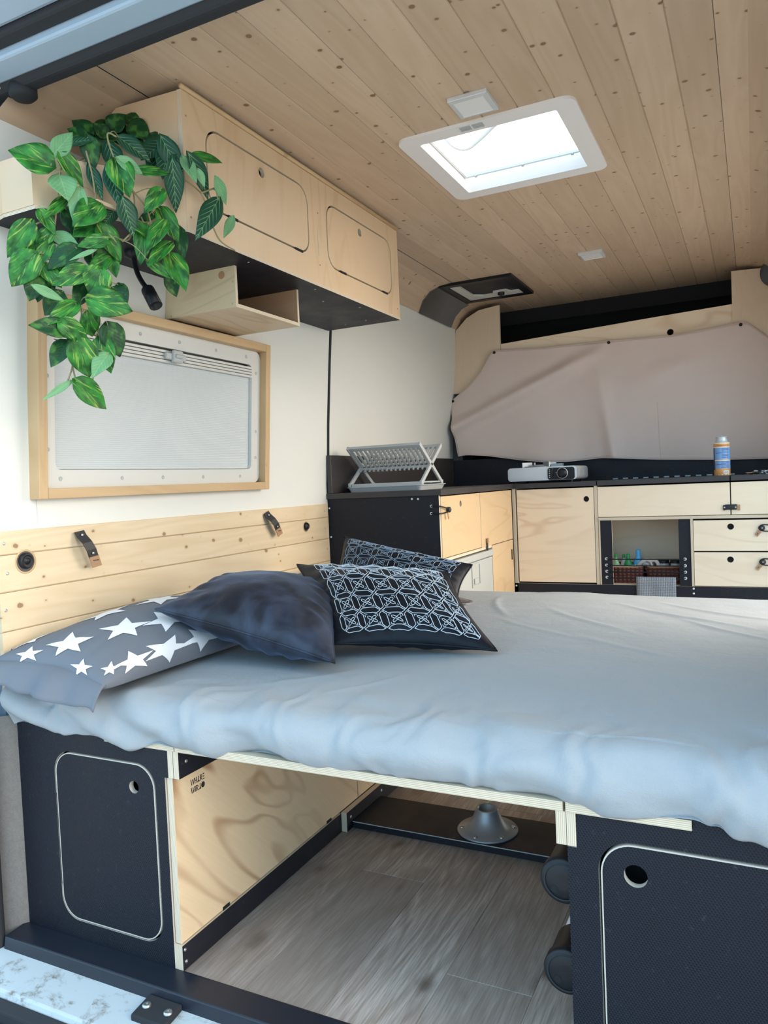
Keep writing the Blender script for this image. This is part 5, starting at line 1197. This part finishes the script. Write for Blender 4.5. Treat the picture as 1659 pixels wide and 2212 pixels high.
# ================================================================ MATTRESS
def top_z(x, y):
    z = .592-.012*math.exp(-((y-.1)/.35)**2)+.006*math.exp(-((x-.3)/.4)**2)*math.exp(-((y-1.1)/.5)**2)
    z += .004*math.sin(x*3.1+y*2.0)
    return z
prof = []
for k in range(5): prof.append((.030-.012*k, .4825, 0))       # underside, coming forward
def mat_pt(x, s):
    """s: 0..1 round the section, front underside -> front -> top -> back"""
    lo = .476+.010*noise.noise(Vector((x*3.2, 0, 5)))
    dr = max(0, min(1, (-.18-x)/.2)); dr = dr*dr*(3-2*dr)
    rr_ = max(0, min(1, (x-.42)/.12)); rr_ = rr_*rr_*(3-2*rr_)
    dr = max(dr, rr_)*.6
    bulge = .022+.010*noise.noise(Vector((x*4.0, 3, 1)))
    if s < .06:
        t = s/.06; a0 = -PI/2*(.75-.45*dr); ys = .055-(.055+bulge)*math.cos(a0)**.8; return .03*(1-t)+ys*t, .486*(1-t)+(lo+.0)*t, 0
    if s < .30:
        t = (s-.06)/.24; a1 = PI/2*(.75-.45*dr); a = -a1+t*(a1+PI/2)
        zt = top_z(x, .07); cz = (lo+zt)/2
        hh = (zt-lo)/2
        # quarter-round front that leans back into the top
        y = .055-(.055+bulge)*math.cos(a)**.8 if math.cos(a) > 0 else .055
        sn = math.sin(a); sn = sn if a > 0 else sn/math.sin(a1)
        return y, cz+hh*sn, 1
    if s < .94:
        t = (s-.30)/.64; y = .055+(1.41-.055)*t; return y, top_z(x, y), 1
    t = (s-.94)/.06; a = t*PI/2*1.6
    zt = top_z(x, 1.41); return 1.41+.045*math.sin(a), (zt+.484)/2+(zt-.484)/2*math.cos(a), 1
nx, ns = 420, 300
vs = []; fs = []
ss = []
for j in range(ns+1):
    q = j/ns; ss.append(q*.36/.42 if q < .42 else .36+(q-.42)/.58*.64)
def wrinkle(x, y, z, s):
    p = Vector((x, y, z))
    d = 0
    front = gau(y+.02, .16)                          # crumpled along the front edge
    n1 = noise.noise(Vector((x*9, y*9, z*9))); n2 = noise.noise(Vector((x*22+n1*2, y*14, z*22)))
    d += front*(.0110*n1+.0075*n2)
    # big drawn folds along the front edge
    ph = x*26+z*30+3*noise.noise(Vector((x*2.5, 0, 2)))
    d += gau(y+.02, .07)*.0085*math.sin(ph)*(0.5+noise.noise(Vector((x*3, 8, 0))))
    if x < -.25:
        d += gau(y+.02, .08)*.0085*math.sin((x*.75+z*1.5)*42)*min(1, (-.25-x)*4)
    # soft large waves and tension lines on top
    if s > .28:
        d += .0035*noise.noise(Vector((x*3, y*3, 4)))+.0012*noise.noise(Vector((x*13, y*13, 9)))
        for ax_, ay, dx_, dy_, L_, w_, h_ in ((.30, 1.25, .75, -.65, .55, .012, .0050), (.42, 1.30, .80, -.60, .50, .010, .0042), (.12, 1.12, .65, -.76, .50, .014, .0030), (.50, 1.05, .7, -.7, .4, .010, .0035), (.0, .95, .75, -.65, .5, .012, .0018), (-.08, 1.32, .30, -.95, .45, .012, .0035), (-.14, 1.22, .2, -.98, .4, .009, .0030), (.25, .78, .8, -.6, .4, .012, .0018), (-.02, 1.40, .98, .1, .28, .010, .005), (-.30, .12, .7, .7, .3, .014, .003), (-.1, .10, .5, .86, .25, .012, .0025)):
            rx, ry = x-ax_, y-ay; a_ = rx*dx_+ry*dy_; c_ = -rx*dy_+ry*dx_+.02*math.sin(a_*9)
            if 0 < a_ < L_: d += h_*gau(c_, w_)*math.sin(PI*a_/L_)
    return d
grid = [[None]*(ns+1) for _ in range(nx+1)]
for i in range(nx+1):
    u = i/nx; x = -.848+1.738*u
    e = min(u, 1-u)*nx
    for j in range(ns+1):
        y, z, _ = mat_pt(x, ss[j]); grid[i][j] = [x, y, z]
cx0, cz0 = 0, .535
for i in range(nx+1):
    for j in range(ns+1):
        x, y, z = grid[i][j]
        a = grid[i][max(j-1, 0)]; b = grid[i][min(j+1, ns)]
        ty, tz = b[1]-a[1], b[2]-a[2]; l = math.hypot(ty, tz) or 1
        ny, nz = -tz/l, ty/l
        d = wrinkle(x, y, z, ss[j])
        if j < 3: d = 0
        vs.append((x, y+ny*d, z+nz*d))
for i in range(nx):
    for j in range(ns): a = i*(ns+1)+j; fs.append((a, a+ns+1, a+ns+2, a+1))
fs.append(tuple(range(ns, -1, -1))); fs.append(tuple(nx*(ns+1)+j for j in range(ns+1)))
g = G(); g.add(vs, fs[:-2], 0, 0, True); g.add([vs[j] for j in range(ns+1)]+[vs[nx*(ns+1)+j] for j in range(ns+1)], [tuple(range(ns, -1, -1)), tuple(range(ns+1, 2*ns+2))][:2])
tag(g.out('mattress', 'sheet'), 'thick mattress under a pale blue grey fitted sheet, lying on the plywood platform', 'mattress')

# ================================================================ PILLOWS
class Cush:
    def __init__(s, A, B, C, D, T, pinch=.09, power=.5, seed=1, wr=.004, sag=0.0, fl=6.0, low=None, wn=1.0):
        s.P = [Vector(p) for p in (A, B, C, D)]; s.T = T; s.pinch = pinch; s.pw = power; s.seed = seed; s.wr = wr; s.sag = sag; s.fl = fl; s.low = low; s.wn = wn
        s.n = ((s.P[1]-s.P[0]).cross(s.P[3]-s.P[0])+(s.P[3]-s.P[2]).cross(s.P[1]-s.P[2])*1).normalized()
        if s.n.z < 0 and abs(s.n.z) > .3: s.n = -s.n
    def base(s, u, v):
        u2 = .5+(u-.5)*(1-s.pinch*math.sin(PI*v)); v2 = .5+(v-.5)*(1-s.pinch*math.sin(PI*u))
        A, B, C, D = s.P; return A*(1-u2)*(1-v2)+B*u2*(1-v2)+C*u2*v2+D*(1-u2)*v2
    def pt(s, u, v, side=1, off=0.0):
        u = min(1, max(0, u)); v = min(1, max(0, v))
        p = s.base(u, v); e = max(0, math.sin(PI*u)*math.sin(PI*v)); h = s.T*(e**s.pw)
        q = p*s.fl+Vector((s.seed*7, 0, 0))
        w_ = s.wr*noise.noise(q)+s.wr*.5*noise.noise(q*2.3)
        # gathers running in from the edges
        edge = min(u, 1-u, v, 1-v)
        along = v if min(u, 1-u) < min(v, 1-v) else u
        w_ += s.wn*s.wr*.55*math.sin(along*46+s.seed+3*noise.noise(q*.7))*math.exp(-((edge-.07)/.08)**2)
        env = min(1, e*3.0)
        r = p+s.n*(side*(h+w_*env)+off)
        r.z -= s.sag*e
        if s.low is not None and r.z < s.low: r.z = s.low+(r.z-s.low)*.08
        return r
    def pa(s, a, b, side=1, off=0.0):
        f = lambda t: .5-.5*math.cos(PI*min(1, max(0, t)))
        p = s.pt(f(a), f(b), side)
        if off:
            h = .004; n_ = (s.pt(f(a+h), f(b), side)-s.pt(f(a-h), f(b), side)).cross(s.pt(f(a), f(b+h), side)-s.pt(f(a), f(b-h), side))
            if n_.length > 1e-12:
                n_.normalize()
                if n_.dot(s.n)*side < 0: n_ = -n_
                p = p+n_*off
        return p
    def build(s, name, mats, parent=None, n=64, decos=()):
        g = G(); N_ = n
        for side in (1, -1):
            vs = [s.pa(i/N_, j/N_, side) for i in range(N_+1) for j in range(N_+1)]
            fs = []
            for i in range(N_):
                for j in range(N_):
                    a = i*(N_+1)+j; f = (a, a+N_+1, a+N_+2, a+1); fs.append(f if side > 0 else f[::-1])
            g.add(vs, fs, 0, 0, True)
        for d in decos: d(g)
        return g.out(name, mats, parent)
    def rim(s, r=.003, off=0.0):
        L = [(t, 0) for t in [i/40 for i in range(40)]]+[(1, i/40) for i in range(40)]+[(1-i/40, 1) for i in range(40)]+[(0, 1-i/40) for i in range(41)]
        return [s.base(u, v)+s.n*0 if s.low is None else s.pt(u, v) for u, v in L]
def star_deco(c, cu, cv, R_, rot, aspect=1.0, mat=1, r_in=.42, side=1):
    def f(g):
        pts = []
        for k in range(10):
            a = rot+PI*k/5; rr = R_ if k % 2 == 0 else R_*r_in
            pts.append((math.cos(a)*rr, math.sin(a)*rr*aspect))
        per = []
        for k in range(10):
            a, b = pts[k], pts[(k+1) % 10]
            for t in range(5): per.append((a[0]+(b[0]-a[0])*t/5, a[1]+(b[1]-a[1])*t/5))
        m = len(per); rings = 7; vs = [c.pa(cu, cv, side, .0016)]
        for r in range(1, rings+1):
            for p in per: vs.append(c.pa(cu+p[0]*r/rings, cv+p[1]*r/rings, side, .0016))
        fs = [(0, 1+i, 1+(i+1) % m) for i in range(m)]
        for r in range(rings-1):
            for i in range(m): fs.append((1+r*m+i, 1+(r+1)*m+i, 1+(r+1)*m+(i+1) % m, 1+r*m+(i+1) % m))
        ok = []
        for q in fs: ok.append(q)
        g.add(vs, ok, mat, 0, True)
    return f
def tiling(c, u0, u1, v0, v1, nu_, nv_, mat=1, r=.0013):
    def f(g):
        def M_(a, b): return (u0+(u1-u0)*a/nu_, v0+(v1-v0)*b/nv_)
        def line(P, cl=True, rr=r):
            Q = P+[P[0]] if cl else P; out = []
            for (a, b), (c_, d) in zip(Q, Q[1:]):
                for t in range(3): out.append((a+(c_-a)*t/3, b+(d-b)*t/3))
            out.append(Q[-1]); g.tube([c.pa(*M_(a, b), 1, .0010) for a, b in out], rr, 4, mat, False)
        for i in range(nu_+1):
            for j in range(nv_+1):
                h = .15
                if i < nu_: line([(i+.05, j), (i+.22, j+h), (i+.78, j+h), (i+.95, j), (i+.78, j-h), (i+.22, j-h)])
                if j < nv_: line([(i, j+.05), (i+h, j+.22), (i+h, j+.78), (i, j+.95), (i-h, j+.78), (i-h, j+.22)])
                if i < nu_ and j < nv_:
                    cx_, cy_ = i+.5, j+.5
                    P = []
                    for k in range(24):
                        a = 2*PI*k/24; rr = .17+.085*math.cos(4*a+PI)**1 if 1 else 0
                        P.append((cx_+rr*math.cos(a), cy_+rr*math.sin(a)))
                    Q = P+[P[0]]; g.tube([c.pa(*M_(a, b), 1, .0010) for a, b in Q], r*.9, 4, mat, False)
                    P = [(cx_+.07*math.cos(a), cy_+.07*math.sin(a)) for a in (0, PI/2, PI, 1.5*PI)]; line(P, True, r*.8)
                    for sx, sy in ((1, 1), (1, -1), (-1, 1), (-1, -1)):
                        line([(cx_+sx*.16, cy_+sy*.27), (cx_+sx*.27, cy_+sy*.27), (cx_+sx*.27, cy_+sy*.16)], False, r*.8)
    return f
# star pillow by the near left wall
sp = thing('star_pillow', 'grey pillow printed with white stars at the open door end of the bed', 'pillow', (-.68, .3, .6))
c1 = Cush((-.515, -.045, .603), (-.495, .70, .612), (-.848, .72, .655), (-.852, -.05, .635), .090, .05, .38, 3, .006, low=.594, fl=4, wn=.5)
stars = []
for cu, cv, R_, rot in ((.075, .66, .06, .3), (.165, .51, .08, 1.9), (.065, .33, .055, .4), (.31, .40, .075, .9), (.20, .82, .075, .6), (.235, .12, .075, .2), (.345, .11, .080, 2.2), (.46, .10, .075, .7), (.42, .33, .075, 1.6), (.37, .64, .07, 1.2), (.50, .56, .07, .4), (.36, .88, .06, 2.0), (.55, .80, .065, 2.0), (.60, .38, .07, .9), (.58, .13, .07, 1.5), (.72, .2, .07, .1), (.68, .60, .07, 1.1), (.82, .42, .07, .5), (.80, .78, .07, 1.9), (.14, .16, .05, .9)):
    stars.append(star_deco(c1, cu, cv, R_, rot, 1.35))
for cu, cv in ((.2, .1), (.42, .12), (.62, .1), (.85, .1)): pass
c1.build('pillow_body', ['pillowcase', 'star'], sp, 90, stars)
g = G(); vs = []; fs = []; nu = 40; nv = 12                  # loose hem of the pillowcase hanging over the bed edge
for i in range(nu+1):
    v_ = i/nu; e = c1.base(0.012, v_)
    for j in range(nv+1):
        t = j/nv
        w_ = .010*math.sin(v_*11)*t+.006*math.sin(v_*23+1)*t
        vs.append((e.x+.01*t, e.y-.052*t+w_-.01*math.sin(PI*v_)*t, e.z+(.012*(1-t)*math.sin(PI*v_))-(.012+.030*(1-v_)+.028*v_*t)*t*t+.004*math.sin(v_*17)*t))
for i in range(nu):
    for j in range(nv): a = i*(nv+1)+j; fs.append((a, a+1, a+nv+2, a+nv+1))
g.add(vs, fs, 0, 0, True); o = g.out('hem', ['pillowcase', 'star'], sp); sd = o.modifiers.new('t', 'SOLIDIFY'); sd.thickness = .003
sp2 = thing('star_pillow', 'grey and white star pillow half hidden behind the cushions against the wall', 'pillow', (-.68, 1.1, .6))
c2 = Cush((-.50, .84, .606), (-.48, 1.43, .61), (-.845, 1.44, .655), (-.848, .86, .655), .055, .05, .42, 8, .005, low=.594, fl=4, wn=.5)
c2.build('pillow_body', ['pillowcase', 'star'], sp2, 60, [star_deco(c2, cu, cv, .085, rot, 1.8) for cu, cv, rot in ((.15, .75, .3), (.45, .85, 1.2), (.7, .6, .1), (.3, .4, 2), (.85, .85, .7), (.6, .2, 1.5))])
def piping(c, parent, mat, r=.003):
    g = G(); g.tube(c.rim(), r, 6); return g.out('piping', mat, parent)
cb = thing('brown_cushion', 'dark brown velvet cushion lying flat beneath the patterned cushions', 'cushion', (-.35, 1.0, .62))
c = Cush((-.34, .70, .620), (-.105, 1.085, .612), (-.50, 1.36, .66), (-.655, .93, .705), .045, .12, .5, 5, .004, low=.592)
c.build('cushion_body', 'brown_velvet', cb, 48); piping(c, cb, 'brown_velvet')
cn = thing('velvet_cushion', 'navy velvet cushion leaning on the star pillow', 'cushion', (-.4, .45, .65))
c3 = Cush((-.589, .196, .722), (-.112, .222, .618), (-.330, .650, .700), (-.690, .640, .735), .084, .07, .44, 11, .012, fl=5, low=.597, wn=.9)
c3.build('cushion_body', 'velvet', cn, 80); piping(c3, cn, 'velvet')
ck2 = thing('patterned_cushion', 'black satin cushion with silver lattice embroidery propped behind the front one', 'cushion', (-.3, .95, .65), 'black satin cushions with lattice embroidery')
c5 = Cush((-.530, .86, .615), (-.085, .900, .610), (-.080, 1.03, .735), (-.550, 1.07, .825), .060, .08, .5, 23, .007, fl=9)
c5.build('cushion_body', ['satin', 'thread_dim'], ck2, 72, [tiling(c5, .16, .82, .34, .88, 6, 4, 1, .0008)]); piping(c5, ck2, 'satin')
ck = thing('patterned_cushion', 'black satin cushion with silver lattice embroidery lying in front on the bed', 'cushion', (-.2, .6, .65), 'black satin cushions with lattice embroidery')
c4 = Cush((-.200, .352, .625), (.172, .471, .606), (-.042, .725, .752), (-.490, .672, .775), .062, .08, .5, 17, .008, fl=9)
c4.build('cushion_body', ['satin', 'thread'], ck, 90, [tiling(c4, .22, .84, .17, .84, 6, 5, 1, .0009)]); piping(c4, ck, 'satin')
